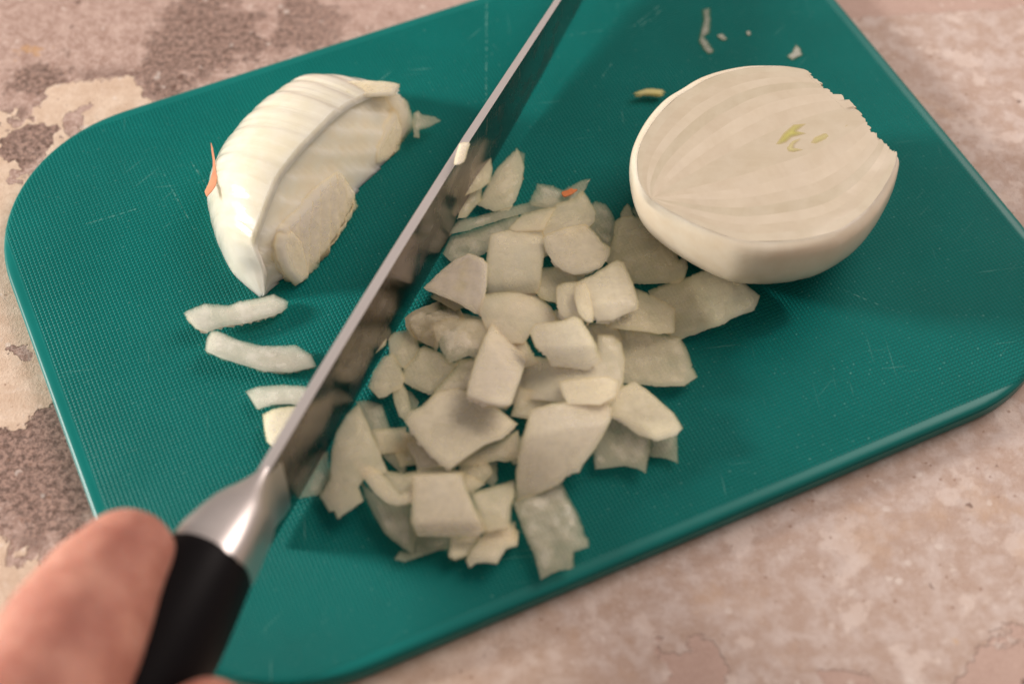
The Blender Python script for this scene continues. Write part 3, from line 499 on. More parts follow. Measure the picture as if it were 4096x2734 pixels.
    {'name': 'onion_piece', 'label': 'greenish onion slip under the left of the diamond slice', 'o': [-25.39, -41.63, 11.5], 'n': [-0.1415, 0.1126, 0.9835], 'u': [0.9898, -0.0, 0.1424], 'pts': [(-6.6, 9.16), (-2.7, 7.56), (3.66, -0.78), (7.02, -4.54), (4.92, -5.24), (-0.53, -6.41), (-1.46, -2.49), (-4.62, 3.35)], 't': 2.4, 'bend': (-0.2241, 2.3469349921689813), 'crease': [], 'mat': 'y', 'jag': 0.144, 'group': 'chopped onion pieces', 'parent': None, 'rim': 0.9, 'bump': 0.12, 'saw': None},
    {'name': 'onion_piece', 'label': 'onion slip under the right of the diamond slice', 'o': [-6.25, -42.11, 12.16], 'n': [0.0265, -0.0841, 0.9961], 'u': [0.9996, 0.0, -0.0266], 'pts': [(-9.57, -3.15), (-5.88, 0.07), (-0.11, 3.59), (2.63, 4.43), (8.3, 8.14), (8.57, -0.74), (4.82, -2.47), (2.35, -2.08), (-2.75, -3.39), (-8.19, -3.72)], 't': 2.6, 'bend': (0.23, 4.865251957389306), 'crease': [], 'mat': 'm', 'jag': 0.08000000000000002, 'group': 'chopped onion pieces', 'parent': None, 'rim': 0.9, 'bump': 0.12, 'saw': None},
    {'name': 'onion_piece', 'label': 'clear square onion chip lying flat in the front gap', 'o': [-7.76, -46.56, 9.3], 'n': [0.0082, 0.0087, 0.9999], 'u': [1.0, 0.0, -0.0082], 'pts': [(-6.37, 2.44), (-1.23, 3.36), (3.91, 4.12), (3.97, -2.47), (2.69, -4.15), (0.57, -3.12), (-3.58, 0.04)], 't': 1.8, 'bend': (0.1231, 5.25547726703787), 'crease': [], 'mat': 't', 'jag': 0.144, 'group': 'chopped onion pieces', 'parent': None, 'rim': 0.9, 'bump': 0.12, 'saw': None},
    {'name': 'onion_piece', 'label': 'dark curved onion strip lying flat in the left front gap', 'o': [-35.96, -34.68, 9.5], 'n': [-0.0156, 0.023, 0.9996], 'u': [0.9999, -0.0, 0.0156], 'pts': [(-8.93, 12.06), (-5.9, 12.77), (-1.22, 11.41), (1.09, 4.24), (4.04, -1.76), (6.98, -6.77), (6.73, -11.9), (5.16, -12.24), (0.13, -7.02), (-3.13, -2.19), (-5.76, 4.17)], 't': 2.2, 'bend': (0.9339, 18.011368983068234), 'crease': [], 'mat': 't', 'jag': 0.08000000000000002, 'group': 'chopped onion pieces', 'parent': None, 'rim': 0.9, 'bump': 0.12, 'saw': None},
    {'name': 'onion_piece', 'label': 'forked onion piece standing at the left front by the blade', 'o': [-44.09, -49.12, 14.36], 'n': [-0.1634, -0.1206, 0.9792], 'u': [0.9864, -0.0, 0.1646], 'pts': [(-4.86, 12.13), (-1.92, 17.65), (1.36, 20.8), (4.11, 14.91), (7.21, 7.11), (9.94, -0.11), (6.79, -1.58), (3.96, -2.34), (2.2, -4.68), (3.87, -8.82), (0.54, -11.27), (-3.67, -13.62), (-4.88, -10.85), (-6.19, -11.04), (-9.49, -5.59), (-6.48, -1.22), (-6.14, 6.68)], 't': 3.4, 'bend': (0.1403, 45.781460263863096), 'crease': [], 'mat': 'm', 'jag': 0.08000000000000002, 'group': 'chopped onion pieces', 'parent': None, 'rim': 0.9, 'bump': 0.12, 'saw': None},
    {'name': 'onion_piece', 'label': 'thin grey onion chip poking out under the blade heel', 'o': [-53.94, -48.6, 9.5], 'n': [-0.075, -0.0378, 0.9965], 'u': [0.9972, -0.0, 0.0751], 'pts': [(-4.88, -6.0), (-2.99, 0.18), (0.09, 7.69), (2.47, 8.97), (3.79, -0.06), (1.12, -5.01), (0.4, -5.4)], 't': 1.8, 'bend': (-0.1124, 8.51027596162945), 'crease': [], 'mat': 't', 'jag': 0.144, 'group': 'chopped onion pieces', 'parent': None, 'rim': 0.9, 'bump': 0.12, 'saw': None},
    {'name': 'onion_piece', 'label': 'curled onion ribbon looping round the front square', 'o': [-32.64, -53.83, 15.9], 'n': [-0.0727, 0.1805, 0.9809], 'u': [0.9973, -0.0, 0.0739], 'pts': [(-11.99, 10.11), (-7.66, 7.58), (-4.07, 5.18), (-0.74, 1.46), (2.28, -3.3), (4.24, -2.4), (6.23, 2.84), (9.48, 4.13), (7.96, -3.16), (6.24, -6.78), (1.86, -7.39), (-1.59, -6.02), (-4.86, -2.51), (-8.33, 3.18)], 't': 2.8, 'bend': (0.9278, 23.658649460602177), 'crease': [], 'mat': 'w', 'jag': 0.048, 'group': 'chopped onion pieces', 'parent': None, 'rim': 0.9, 'bump': 0.12, 'saw': None},
    {'name': 'onion_piece', 'label': 'onion layer lying behind the front square', 'o': [-25.87, -50.89, 13.7], 'n': [-0.0297, 0.1246, 0.9918], 'u': [0.9996, -0.0, 0.0299], 'pts': [(-11.34, 3.52), (-3.76, 2.15), (6.33, 4.47), (13.17, 2.49), (12.56, -0.27), (-0.2, -1.25), (-3.07, -4.56), (-5.4, -5.0), (-8.38, -0.24)], 't': 2.6, 'bend': (-0.1646, 5.104193344313462), 'crease': [], 'mat': 'm', 'jag': 0.048, 'group': 'chopped onion pieces', 'parent': None, 'rim': 0.9, 'bump': 0.12, 'saw': None},
    {'name': 'onion_piece', 'label': 'veined translucent onion layer at the front left corner', 'o': [-32.92, -61.37, 11.94], 'n': [-0.0792, 0.0604, 0.995], 'u': [0.9968, -0.0, 0.0793], 'pts': [(-9.12, 12.64), (-5.26, 8.48), (-1.5, 4.24), (3.84, 5.01), (6.05, 2.29), (7.5, -6.6), (6.35, -11.46), (3.8, -9.71), (-1.32, -5.42), (-4.6, 0.23), (-7.84, 7.1)], 't': 2, 'bend': (1.387, 36.766035433969655), 'crease': [], 'mat': 't', 'jag': 0.08000000000000002, 'group': 'chopped onion pieces', 'parent': None, 'rim': 0.9, 'bump': 0.12, 'saw': None},
    {'name': 'onion_piece', 'label': 'flat square onion slice on top at the front of the pile', 'o': [-17.57, -62.23, 18.1], 'n': [0.0007, -0.1123, 0.9937], 'u': [1.0, 0.0, -0.0007], 'pts': [(-9.32, 9.57), (-3.69, 10.37), (3.98, 10.8), (5.76, 5.72), (8.18, -0.27), (11.25, -6.16), (8.23, -7.23), (1.64, -7.49), (-7.91, -7.32), (-9.44, -4.44), (-9.41, 3.21)], 't': 4, 'bend': (1.3279, 19.986337200650517), 'crease': [(-0.00902, -0.00467, 0.02202, -0.99976, 0.9)], 'mat': 'w', 'jag': 0.048, 'group': 'chopped onion pieces', 'parent': None, 'rim': 0.9, 'bump': 0.12, 'saw': None},
    {'name': 'onion_piece', 'label': 'clear onion wedge lying flat under the front square', 'o': [-23.9, -69.74, 9.1], 'n': [0.0734, 0.0532, 0.9959], 'u': [0.9973, 0.0, -0.0735], 'pts': [(-7.67, -3.75), (-6.07, -1.03), (-3.07, -1.64), (-2.61, 3.79), (4.72, 4.52), (7.41, 3.92), (7.24, -0.01), (4.85, -0.56), (-4.6, -4.63)], 't': 1.8, 'bend': (-0.2395, 6.966388665201194), 'crease': [], 'mat': 't', 'jag': 0.08000000000000002, 'group': 'chopped onion pieces', 'parent': None, 'rim': 0.9, 'bump': 0.12, 'saw': None},
    {'name': 'onion_piece', 'label': 'small white onion cube under the front edge of the square', 'o': [-12.65, -70.35, 10.9], 'n': [0.0654, 0.0058, 0.9978], 'u': [0.9979, 0.0, -0.0654], 'pts': [(-3.99, 2.96), (2.97, 3.77), (4.63, 4.24), (1.89, -0.95), (1.09, -2.54), (-2.17, -4.15), (-4.33, -3.1)], 't': 3, 'bend': (-0.1786, 7.178991702325036), 'crease': [], 'mat': 'w', 'jag': 0.064, 'group': 'chopped onion pieces', 'parent': None, 'rim': 0.9, 'bump': 0.12, 'saw': None},
    {'name': 'onion_piece', 'label': 'crumpled onion piece at the very front, folded in the middle', 'o': [-5.5, -71.33, 11.94], 'n': [-0.0667, 0.114, 0.9912], 'u': [0.9977, -0.0, 0.0671], 'pts': [(-6.81, -2.71), (-5.44, 0.62), (-3.22, 3.44), (-0.64, 6.31), (4.88, 9.24), (7.54, 7.38), (7.22, 1.51), (4.44, 0.24), (1.9, -4.84), (-1.08, -4.31), (-3.75, -3.99), (-5.76, -5.01)], 't': 2.8, 'bend': (0.5746, 50.73541381288787), 'crease': [], 'mat': 'w', 'jag': 0.08000000000000002, 'group': 'chopped onion pieces', 'parent': None, 'rim': 0.9, 'bump': 0.12, 'saw': None},
    {'name': 'onion_piece', 'label': 'banded onion piece right of the front square', 'o': [-4.33, -59.97, 14.14], 'n': [0.0525, 0.0983, 0.9938], 'u': [0.9986, 0.0, -0.0527], 'pts': [(-6.89, 4.9), (-2.87, 6.7), (5.36, 10.53), (5.6, 4.1), (4.57, 0.65), (4.19, -6.16), (-1.75, -7.43), (-3.08, -6.72), (-4.81, -2.47)], 't': 3, 'bend': (1.6393, 30.71408920835725), 'crease': [], 'mat': 'm', 'jag': 0.08000000000000002, 'group': 'chopped onion pieces', 'parent': None, 'rim': 0.9, 'bump': 0.12, 'saw': None},
    {'name': 'onion_piece', 'label': 'small yellowish onion corner behind the front square', 'o': [-11.15, -51.22, 12.16], 'n': [0.0045, 0.0799, 0.9968], 'u': [1.0, 0.0, -0.0045], 'pts': [(-3.35, 3.75), (0.42, 2.29), (4.25, -0.1), (0.19, -3.53), (-1.52, -2.24)], 't': 2, 'bend': (-0.1647, 8.669087419064299), 'crease': [], 'mat': 'm', 'jag': 0.144, 'group': 'chopped onion pieces', 'parent': None, 'rim': 0.9, 'bump': 0.12, 'saw': None},
    {'name': 'onion_piece', 'label': 'rippled onion strip lying apart at the front edge of the board', 'o': [13.05, -65.91, 11.1], 'n': [0.0806, 0.0033, 0.9967], 'u': [0.9967, 0.0, -0.0806], 'pts': [(-13.08, 9.15), (-8.56, 11.24), (-5.36, 13.18), (0.92, 18.4), (2.97, 12.14), (5.5, 5.94), (6.53, 1.8), (6.86, -0.13), (8.05, -1.7), (7.99, -4.32), (4.04, -5.74), (3.64, -8.21), (4.08, -10.2), (-0.92, -11.4), (-5.03, -13.62), (-7.03, -6.34), (-9.37, -1.53)], 't': 2.4, 'bend': (1.1231, 20.311443573269564), 'crease': [], 'mat': 't', 'jag': 0.11200000000000002, 'group': 'chopped onion pieces', 'parent': None, 'rim': 0.9, 'bump': 0.35, 'saw': None},
    {'name': 'onion_piece', 'label': 'onion bit between the yellow-ridged chunk and the square banded block', 'o': [-16.5, 14.94, 11.0], 'n': [0.0518, -0.056, 0.9971], 'u': [0.9987, 0.0, -0.0519], 'pts': [(6.29, -2.89), (-0.45, -6.41), (-7.9, -1.95), (-3.24, 7.17), (5.34, 5.36)], 't': 2.6, 'bend': (2.2229, 25.912259678630303), 'crease': [], 'mat': 'm', 'jag': 0.144, 'group': 'onion bits deep in the pile', 'parent': None, 'rim': 0.9, 'bump': 0.12, 'saw': None},
    {'name': 'onion_piece', 'label': 'onion bit showing below the square banded block', 'o': [2.6, 9.08, 11.5], 'n': [0.0391, 0.0643, 0.9972], 'u': [0.9992, 0.0, -0.0391], 'pts': [(-3.85, 4.31), (2.43, 6.11), (6.15, -1.08), (0.36, -5.35), (-5.03, -3.05)], 't': 2.6, 'bend': (1.7783, 21.264640542723054), 'crease': [], 'mat': 'm', 'jag': 0.144, 'group': 'onion bits deep in the pile', 'parent': None, 'rim': 0.9, 'bump': 0.12, 'saw': None},
    {'name': 'onion_piece', 'label': 'onion bit under the stubby cube in the middle', 'o': [14.14, 2.63, 12.6], 'n': [0.052, -0.0056, 0.9986], 'u': [0.9986, 0.0, -0.052], 'pts': [(6.69, -1.82), (-1.82, -6.38), (-6.86, 1.86), (2.11, 7.32)], 't': 2.6, 'bend': (1.4757, 23.6853223430616), 'crease': [], 'mat': 'm', 'jag': 0.144, 'group': 'onion bits deep in the pile', 'parent': None, 'rim': 0.9, 'bump': 0.12, 'saw': None},
    {'name': 'onion_piece', 'label': 'onion bit showing below the bowed cube, above the frosted sheet', 'o': [26.94, -0.24, 11.5], 'n': [0.1093, -0.0483, 0.9928], 'u': [0.994, 0.0, -0.1094], 'pts': [(5.54, -1.79), (-2.73, -6.0), (-6.08, 2.45), (3.53, 6.29)], 't': 2.6, 'bend': (0.7557, 26.05579617770502), 'crease': [], 'mat': 'm', 'jag': 0.144, 'group': 'onion bits deep in the pile', 'parent': None, 'rim': 0.9, 'bump': 0.12, 'saw': None},
    {'name': 'onion_piece', 'label': 'onion bit between the dome-topped slice and the wrinkled flake', 'o': [-11.14, 0.06, 11.5], 'n': [-0.0122, 0.025, 0.9996], 'u': [0.9999, -0.0, 0.0122], 'pts': [(-3.71, 7.2), (6.43, 4.87), (4.17, -7.09), (-6.95, -3.61)], 't': 2.6, 'bend': (0.6681, 24.787884006791423), 'crease': [], 'mat': 'm', 'jag': 0.144, 'group': 'onion bits deep in the pile', 'parent': None, 'rim': 0.9, 'bump': 0.12, 'saw': None},
    {'name': 'onion_piece', 'label': 'onion bit showing behind the top of the tall wedge', 'o': [1.19, -9.61, 13.15], 'n': [-0.1076, -0.0815, 0.9908], 'u': [0.9942, -0.0, 0.108], 'pts': [(2.73, 5.99), (6.7, -2.76), (-2.87, -5.71), (-6.71, 3.29)], 't': 2.6, 'bend': (0.3101, 24.670558328244493), 'crease': [], 'mat': 'm', 'jag': 0.144, 'group': 'onion bits deep in the pile', 'parent': None, 'rim': 0.9, 'bump': 0.12, 'saw': None},
    {'name': 'onion_piece', 'label': 'onion bit under the boxy stepped cube', 'o': [16.78, -13.98, 12.6], 'n': [-0.0869, -0.0416, 0.9953], 'u': [0.9962, -0.0, 0.087], 'pts': [(-4.91, 4.25), (2.44, 5.47), (7.3, -1.01), (1.35, -5.18), (-6.24, -2.85)], 't': 2.6, 'bend': (1.6398, 21.766259429095562), 'crease': [], 'mat': 'm', 'jag': 0.144, 'group': 'onion bits deep in the pile', 'parent': None, 'rim': 0.9, 'bump': 0.12, 'saw': None},
    {'name': 'onion_piece', 'label': 'onion bit at the outer rim of the bowl-shaped layer', 'o': [28.25, -20.04, 11.0], 'n': [-0.0549, -0.0696, 0.9961], 'u': [0.9985, -0.0, 0.055], 'pts': [(-3.37, -4.95), (-5.98, 3.4), (3.24, 5.03), (6.1, -2.97)], 't': 2.6, 'bend': (1.1844, 21.73037640947191), 'crease': [], 'mat': 'm', 'jag': 0.144, 'group': 'onion bits deep in the pile', 'parent': None, 'rim': 0.9, 'bump': 0.12, 'saw': None},
    {'name': 'onion_piece', 'label': 'onion bit behind the top corner of the diamond slice', 'o': [-11.75, -20.33, 11.5], 'n': [-0.1161, -0.0587, 0.9915], 'u': [0.9932, -0.0, 0.1163], 'pts': [(-3.44, -3.77), (-5.97, 2.07), (-0.31, 6.47), (6.03, 1.01), (3.53, -5.16)], 't': 2.6, 'bend': (1.603, 20.3229502876778), 'crease': [], 'mat': 't', 'jag': 0.144, 'group': 'onion bits deep in the pile', 'parent': None, 'rim': 0.9, 'bump': 0.12, 'saw': None},
    {'name': 'onion_piece', 'label': 'onion bit at the foot of the tall wedge', 'o': [5.78, -26.89, 13.7], 'n': [-0.0454, -0.08, 0.9958], 'u': [0.999, -0.0, 0.0455], 'pts': [(6.38, 3.17), (3.53, -5.69), (-6.29, -3.05), (-3.67, 6.35)], 't': 2.6, 'bend': (0.3779, 24.346875004909293), 'crease': [], 'mat': 'm', 'jag': 0.144, 'group': 'onion bits deep in the pile', 'parent': None, 'rim': 0.9, 'bump': 0.12, 'saw': None},
    {'name': 'onion_piece', 'label': 'onion bit against the right side of the biggest chunk', 'o': [19.96, -32.98, 12.6], 'n': [0.1486, -0.0803, 0.9856], 'u': [0.9888, 0.0, -0.1491], 'pts': [(-0.23, 5.61), (5.8, 1.09), (0.23, -5.66), (-5.63, -0.55)], 't': 2.6, 'bend': (0.4921, 21.80092668506092), 'crease': [], 'mat': 'm', 'jag': 0.144, 'group': 'onion bits deep in the pile', 'parent': None, 'rim': 0.9, 'bump': 0.12, 'saw': None},
    {'name': 'onion_piece', 'label': 'onion bit between the diamond slice and the biggest chunk', 'o': [2.4, -40.35, 11.5], 'n': [-0.0174, 0.1254, 0.992], 'u': [0.9998, -0.0, 0.0175], 'pts': [(-5.27, 0.22), (-1.92, 6.53), (4.62, 3.0), (4.64, -4.1), (-2.09, -4.78)], 't': 2.6, 'bend': (0.7272, 24.425637484159676), 'crease': [], 'mat': 't', 'jag': 0.144, 'group': 'onion bits deep in the pile', 'parent': None, 'rim': 0.9, 'bump': 0.12, 'saw': None},
    {'name': 'onion_piece', 'label': 'onion bit just below the lowest tip of the diamond slice', 'o': [-10.21, -46.91, 11.0], 'n': [-0.076, -0.065, 0.995], 'u': [0.9971, -0.0, 0.0762], 'pts': [(5.4, -0.34), (1.33, -5.29), (-4.81, -2.51), (-4.46, 3.45), (2.45, 5.19)], 't': 2.6, 'bend': (2.1211, 22.546048991062726), 'crease': [], 'mat': 'm', 'jag': 0.144, 'group': 'onion bits deep in the pile', 'parent': None, 'rim': 0.9, 'bump': 0.12, 'saw': None},
    {'name': 'onion_piece', 'label': 'onion bit left of the diamond slice beside the dark strip', 'o': [-27.32, -39.82, 10.0], 'n': [-0.0348, 0.0629, 0.9974], 'u': [0.9994, -0.0, 0.0348], 'pts': [(5.7, 1.98), (4.57, -4.09), (-3.64, -5.07), (-6.72, 2.57), (-0.08, 5.67)], 't': 2.6, 'bend': (3.1075, 23.91446255784505), 'crease': [], 'mat': 'm', 'jag': 0.144, 'group': 'onion bits deep in the pile', 'parent': None, 'rim': 0.9, 'bump': 0.12, 'saw': None},
    {'name': 'onion_piece', 'label': 'onion bit under the curled ribbon at the front', 'o': [-16.61, -58.17, 11.5], 'n': [0.1521, -0.1227, 0.9807], 'u': [0.9882, 0.0, -0.1533], 'pts': [(2.58, -5.57), (-4.6, -3.71), (-5.35, 2.26), (0.98, 6.18), (6.54, 1.43)], 't': 2.6, 'bend': (0.5896, 23.21778689653005), 'crease': [], 'mat': 'm', 'jag': 0.144, 'group': 'onion bits deep in the pile', 'parent': None, 'rim': 0.9, 'bump': 0.12, 'saw': None},
    {'name': 'onion_piece', 'label': 'onion bit under the banded piece at the front', 'o': [-3.3, -66.94, 11.0], 'n': [0.004, -0.0662, 0.9978], 'u': [1.0, 0.0, -0.004], 'pts': [(-5.61, 3.53), (4.65, 4.28), (4.93, -3.1), (-3.97, -4.3)], 't': 2.6, 'bend': (2.224, 21.191750442141636), 'crease': [], 'mat': 't', 'jag': 0.144, 'group': 'onion bits deep in the pile', 'parent': None, 'rim': 0.9, 'bump': 0.12, 'saw': None},
    {'name': 'onion_piece', 'label': 'onion bit between the large lozenge and the bowed cube', 'o': [18.93, 24.92, 11.5], 'n': [-0.0658, -0.0179, 0.9977], 'u': [0.9978, -0.0, 0.0658], 'pts': [(6.34, 1.13), (1.43, -6.22), (-6.71, -0.93), (-1.1, 7.03)], 't': 2.6, 'bend': (1.7761, 26.39424047578873), 'crease': [], 'mat': 'm', 'jag': 0.144, 'group': 'onion bits deep in the pile', 'parent': None, 'rim': 0.9, 'bump': 0.12, 'saw': None},
    {'name': 'onion_piece', 'label': 'onion bit behind the large smooth lozenge', 'o': [9.66, 35.33, 11.0], 'n': [0.0389, 0.0385, 0.9985], 'u': [0.9992, 0.0, -0.0389], 'pts': [(6.66, -2.71), (-0.09, -6.86), (-7.39, -2.32), (-3.92, 6.44), (4.87, 7.13)], 't': 2.6, 'bend': (0.9813, 21.869652442273722), 'crease': [], 'mat': 'm', 'jag': 0.144, 'group': 'onion bits deep in the pile', 'parent': None, 'rim': 0.9, 'bump': 0.12, 'saw': None},
    {'name': 'onion_piece', 'label': 'onion bit between the forked piece and the dark strip', 'o': [-33.97, -36.7, 10.5], 'n': [0.0248, -0.0355, 0.9991], 'u': [0.9997, 0.0, -0.0248], 'pts': [(4.21, 4.69), (5.11, -3.2), (-3.73, -4.66), (-5.65, 3.74)], 't': 2.6, 'bend': (1.8606, 24.683574326759235), 'crease': [], 'mat': 'm', 'jag': 0.144, 'group': 'onion bits deep in the pile', 'parent': None, 'rim': 0.9, 'bump': 0.12, 'saw': None},
    {'name': 'onion_piece', 'label': 'ragged onion strip touching the tip of the onion quarter', 'o': [-82.01, 7.01, 11.5], 'n': [0.1323, -0.057, 0.9896], 'u': [0.9912, 0.0, -0.1325], 'pts': [(-15.04, -1.66), (-12.3, 0.38), (-9.17, 2.39), (-2.41, 2.37), (0.78, 4.25), (5.92, 5.78), (10.65, 8.05), (15.25, 5.29), (15.23, 3.26), (13.53, 0.98), (10.66, -0.61), (3.06, -3.65), (-3.48, -5.39), (-7.35, -7.5), (-11.14, -6.59), (-13.62, -4.28)], 't': 4, 'bend': (1.7504, 37.661718746640126), 'crease': [], 'mat': 'g', 'jag': 0.11200000000000002, 'group': 'onion strips left of the knife', 'parent': None, 'rim': 0.9, 'bump': 0.12, 'saw': None},
    {'name': 'onion_piece', 'label': 'smile-shaped onion strip left of the knife', 'o': [-75.58, -7.02, 11.5], 'n': [0.1429, 0.0422, 0.9888], 'u': [0.9897, 0.0, -0.143], 'pts': [(-13.62, -1.16), (-13.68, 3.3), (-12.57, 6.65), (-10.76, 6.99), (-4.51, 3.84), (2.67, 2.34), (12.22, 3.72), (16.99, 0.74), (18.92, -3.27), (11.52, -5.92), (4.19, -6.24), (-3.31, -4.5), (-8.2, -3.28)], 't': 4, 'bend': (1.617, 27.874941992143572), 'crease': [], 'mat': 'g', 'jag': 0.08000000000000002, 'group': 'onion strips left of the knife', 'parent': None, 'rim': 0.9, 'bump': 0.12, 'saw': None},
    {'name': 'onion_piece', 'label': 'arched onion strip running under the knife spine', 'o': [-65.57, -22.77, 11.0], 'n': [-0.0593, 0.0328, 0.9977], 'u': [0.9982, -0.0, 0.0593], 'pts': [(-11.12, 2.66), (-8.1, 4.33), (-0.74, 4.81), (5.63, 4.09), (10.21, 2.47), (9.53, -2.86), (6.26, -3.17), (2.15, -2.19), (-2.25, -2.25), (-4.77, -2.88), (-7.29, -3.63)], 't': 3.6, 'bend': (1.5423, 28.273612747083586), 'crease': [], 'mat': 'g', 'jag': 0.08000000000000002, 'group': 'onion strips left of the knife', 'parent': None, 'rim': 0.9, 'bump': 0.12, 'saw': None},
    {'name': 'onion_piece', 'label': 'bright white onion piece half hidden behind the knife', 'o': [-65.4, -32.67, 12.05], 'n': [-0.0974, 0.0922, 0.991], 'u': [0.9952, -0.0, 0.0978], 'pts': [(-5.71, 4.48), (-2.67, 5.96), (2.75, 6.87), (7.08, 6.45), (4.99, -1.14), (1.93, -6.13), (-1.17, -7.7), (-3.34, -5.45), (-4.52, -1.04)], 't': 4.5, 'bend': (0.1072, 29.08859599211906), 'crease': [], 'mat': 'w', 'jag': 0.08000000000000002, 'group': 'onion strips left of the knife', 'parent': None, 'rim': 0.9, 'bump': 0.12, 'saw': None},
    {'name': 'onion_crumb', 'label': 'bright white onion crumb stuck at the top of the blade', 'o': [-14.59, 41.88, 43.0], 'n': [0.5981, 0.0797, 0.7975], 'u': [0.8, 0.0, -0.6], 'pts': [(-1.09, 3.64), (0.78, 5.18), (2.64, 6.12), (3.0, 5.43), (1.97, 1.81), (1.5, -0.55), (0.5, -3.49), (-1.1, -5.28), (-2.66, -6.31), (-3.14, -5.27), (-2.25, -0.92)], 't': 2, 'bend': (0.0, 0), 'crease': [], 'mat': 'w', 'jag': 0.1, 'group': 'onion crumbs', 'parent': None, 'rim': 0.9, 'bump': 0.12, 'saw': None},
    {'name': 'onion_crumb', 'label': 'small lit onion crumb on the lower blade face', 'o': [-38.52, -6.02, 14.5], 'n': [0.762, -0.127, 0.635], 'u': [0.6402, 0.0, -0.7682], 'pts': [(-1.06, 3.26), (1.02, 5.5), (2.64, 4.39), (2.92, 0.62), (0.72, -2.45), (-1.83, -5.53), (-2.63, -5.13), (-1.69, -0.48)], 't': 1.2, 'bend': (0.0, 0), 'crease': [], 'mat': 'w', 'jag': 0.06, 'group': 'onion crumbs', 'parent': None, 'rim': 0.9, 'bump': 0.12, 'saw': None},
    {'name': 'onion_film', 'label': 'long wet smear of onion film on the far end of the board', 'o': [66.02, 128.96, 6.95], 'n': [0.0, 0.0, 1.0], 'u': [1.0, 0.0, 0.0], 'pts': [(-0.75, 11.82), (2.26, 12.68), (1.9, 5.56), (1.27, 0.58), (-0.9, -1.48), (1.06, -5.15), (2.1, -8.55), (0.17, -9.77), (-1.41, -7.6), (-2.89, -3.54), (-2.05, 0.56), (-0.74, 5.54)], 't': 0.4, 'bend': (0.0, 0), 'crease': [], 'mat': 'f', 'jag': 0.06, 'group': 'onion film on the board', 'parent': None, 'rim': 0.2, 'bump': 0, 'saw': None},
    {'name': 'onion_film', 'label': 'little onion film flake right of the long smear', 'o': [71.17, 127.22, 6.95], 'n': [0.0, 0.0, 1.0], 'u': [1.0, 0.0, 0.0], 'pts': [(-1.75, 1.11), (0.35, 1.94), (2.0, -0.92), (0.39, -1.59), (-0.99, -0.53)], 't': 0.4, 'bend': (0.0, 0), 'crease': [], 'mat': 'f', 'jag': 0.04, 'group': 'onion film on the board', 'parent': None, 'rim': 0.2, 'bump': 0, 'saw': None},
    {'name': 'onion_film', 'label': 'bow-shaped onion film flake above the onion half', 'o': [95.39, 120.09, 6.95], 'n': [0.0, 0.0, 1.0], 'u': [1.0, 0.0, 0.0], 'pts': [(0.68, 4.06), (2.13, 2.28), (2.37, -1.12), (-1.21, -3.55), (-3.11, -1.79), (-0.85, 0.16)], 't': 0.4, 'bend': (0.0, 0), 'crease': [], 'mat': 'f', 'jag': 0.05, 'group': 'onion film on the board', 'parent': None, 'rim': 0.2, 'bump': 0, 'saw': None},
    {'name': 'onion_film', 'label': 'pinhead onion film dot between the smear and the onion half', 'o': [80.52, 129.33, 6.95], 'n': [0.0, 0.0, 1.0], 'u': [1.0, 0.0, 0.0], 'pts': [(-0.79, 0.62), (0.18, 1.12), (0.82, 0.3), (0.36, -1.02), (-0.57, -1.02)], 't': 0.4, 'bend': (0.0, 0), 'crease': [], 'mat': 'f', 'jag': 0.02, 'group': 'onion film on the board', 'parent': None, 'rim': 0.15, 'bump': 0, 'saw': None},
    {'name': 'onion_skin_scrap', 'label': 'scrap of orange onion skin on the curled flake', 'o': [17.42, 51.23, 14.7], 'n': [0.0, -0.0499, 0.9988], 'u': [1.0, 0.0, -0.0], 'pts': [(-2.28, -0.22), (-1.88, 0.21), (-0.95, 0.45), (0.79, 1.52), (1.57, 0.99), (2.5, 1.23), (2.63, 0.8), (1.02, -0.6), (-0.05, -1.27), (-1.43, -1.81), (-1.9, -1.28)], 't': 0.5, 'bend': (0.0, 0), 'crease': [], 'mat': 'o', 'jag': 0.05, 'group': None, 'parent': None, 'rim': 0.1, 'bump': 0, 'saw': None},
    {'name': 'onion_skin_shred', 'label': 'spiky orange-brown onion skin shred on the onion quarter', 'o': [-91.99, 51.01, 23.5], 'n': [-0.1925, 0.1925, 0.9623], 'u': [0.9806, -0.0, 0.1961], 'pts': [(-3.28, 15.84), (-2.06, 12.42), (-0.27, 6.2), (0.95, 0.84), (2.05, -1.6), (2.25, -3.83), (2.28, -6.95), (1.31, -9.84), (0.43, -11.63), (-0.64, -9.15), (-0.25, -6.45), (0.13, -3.41), (0.1, 1.01), (-0.87, 6.32), (-2.37, 11.83)], 't': 0.6, 'bend': (0.0, 0), 'crease': [], 'mat': 'o', 'jag': 0.03, 'group': None, 'parent': None, 'rim': 0.1, 'bump': 0, 'saw': None},
    {'name': 'onion_sprout', 'label': 'curved yellow-green onion sprout behind the onion half', 'o': [44.7, 98.92, 9.5], 'n': [0.0, 0.0, 1.0], 'u': [1.0, 0.0, 0.0], 'pts': [(-5.12, -0.37), (-3.11, 0.8), (-0.81, 1.82), (1.45, 1.99), (4.8, 1.47), (5.85, 0.08), (4.11, -1.16), (1.86, -1.17), (-0.93, -0.88), (-3.2, -1.36), (-4.87, -1.21)], 't': 2.4, 'bend': (0.0, 0), 'crease': [], 'mat': 's', 'jag': 0.03, 'group': None, 'parent': None, 'rim': 1.0, 'bump': 0.12, 'saw': None},
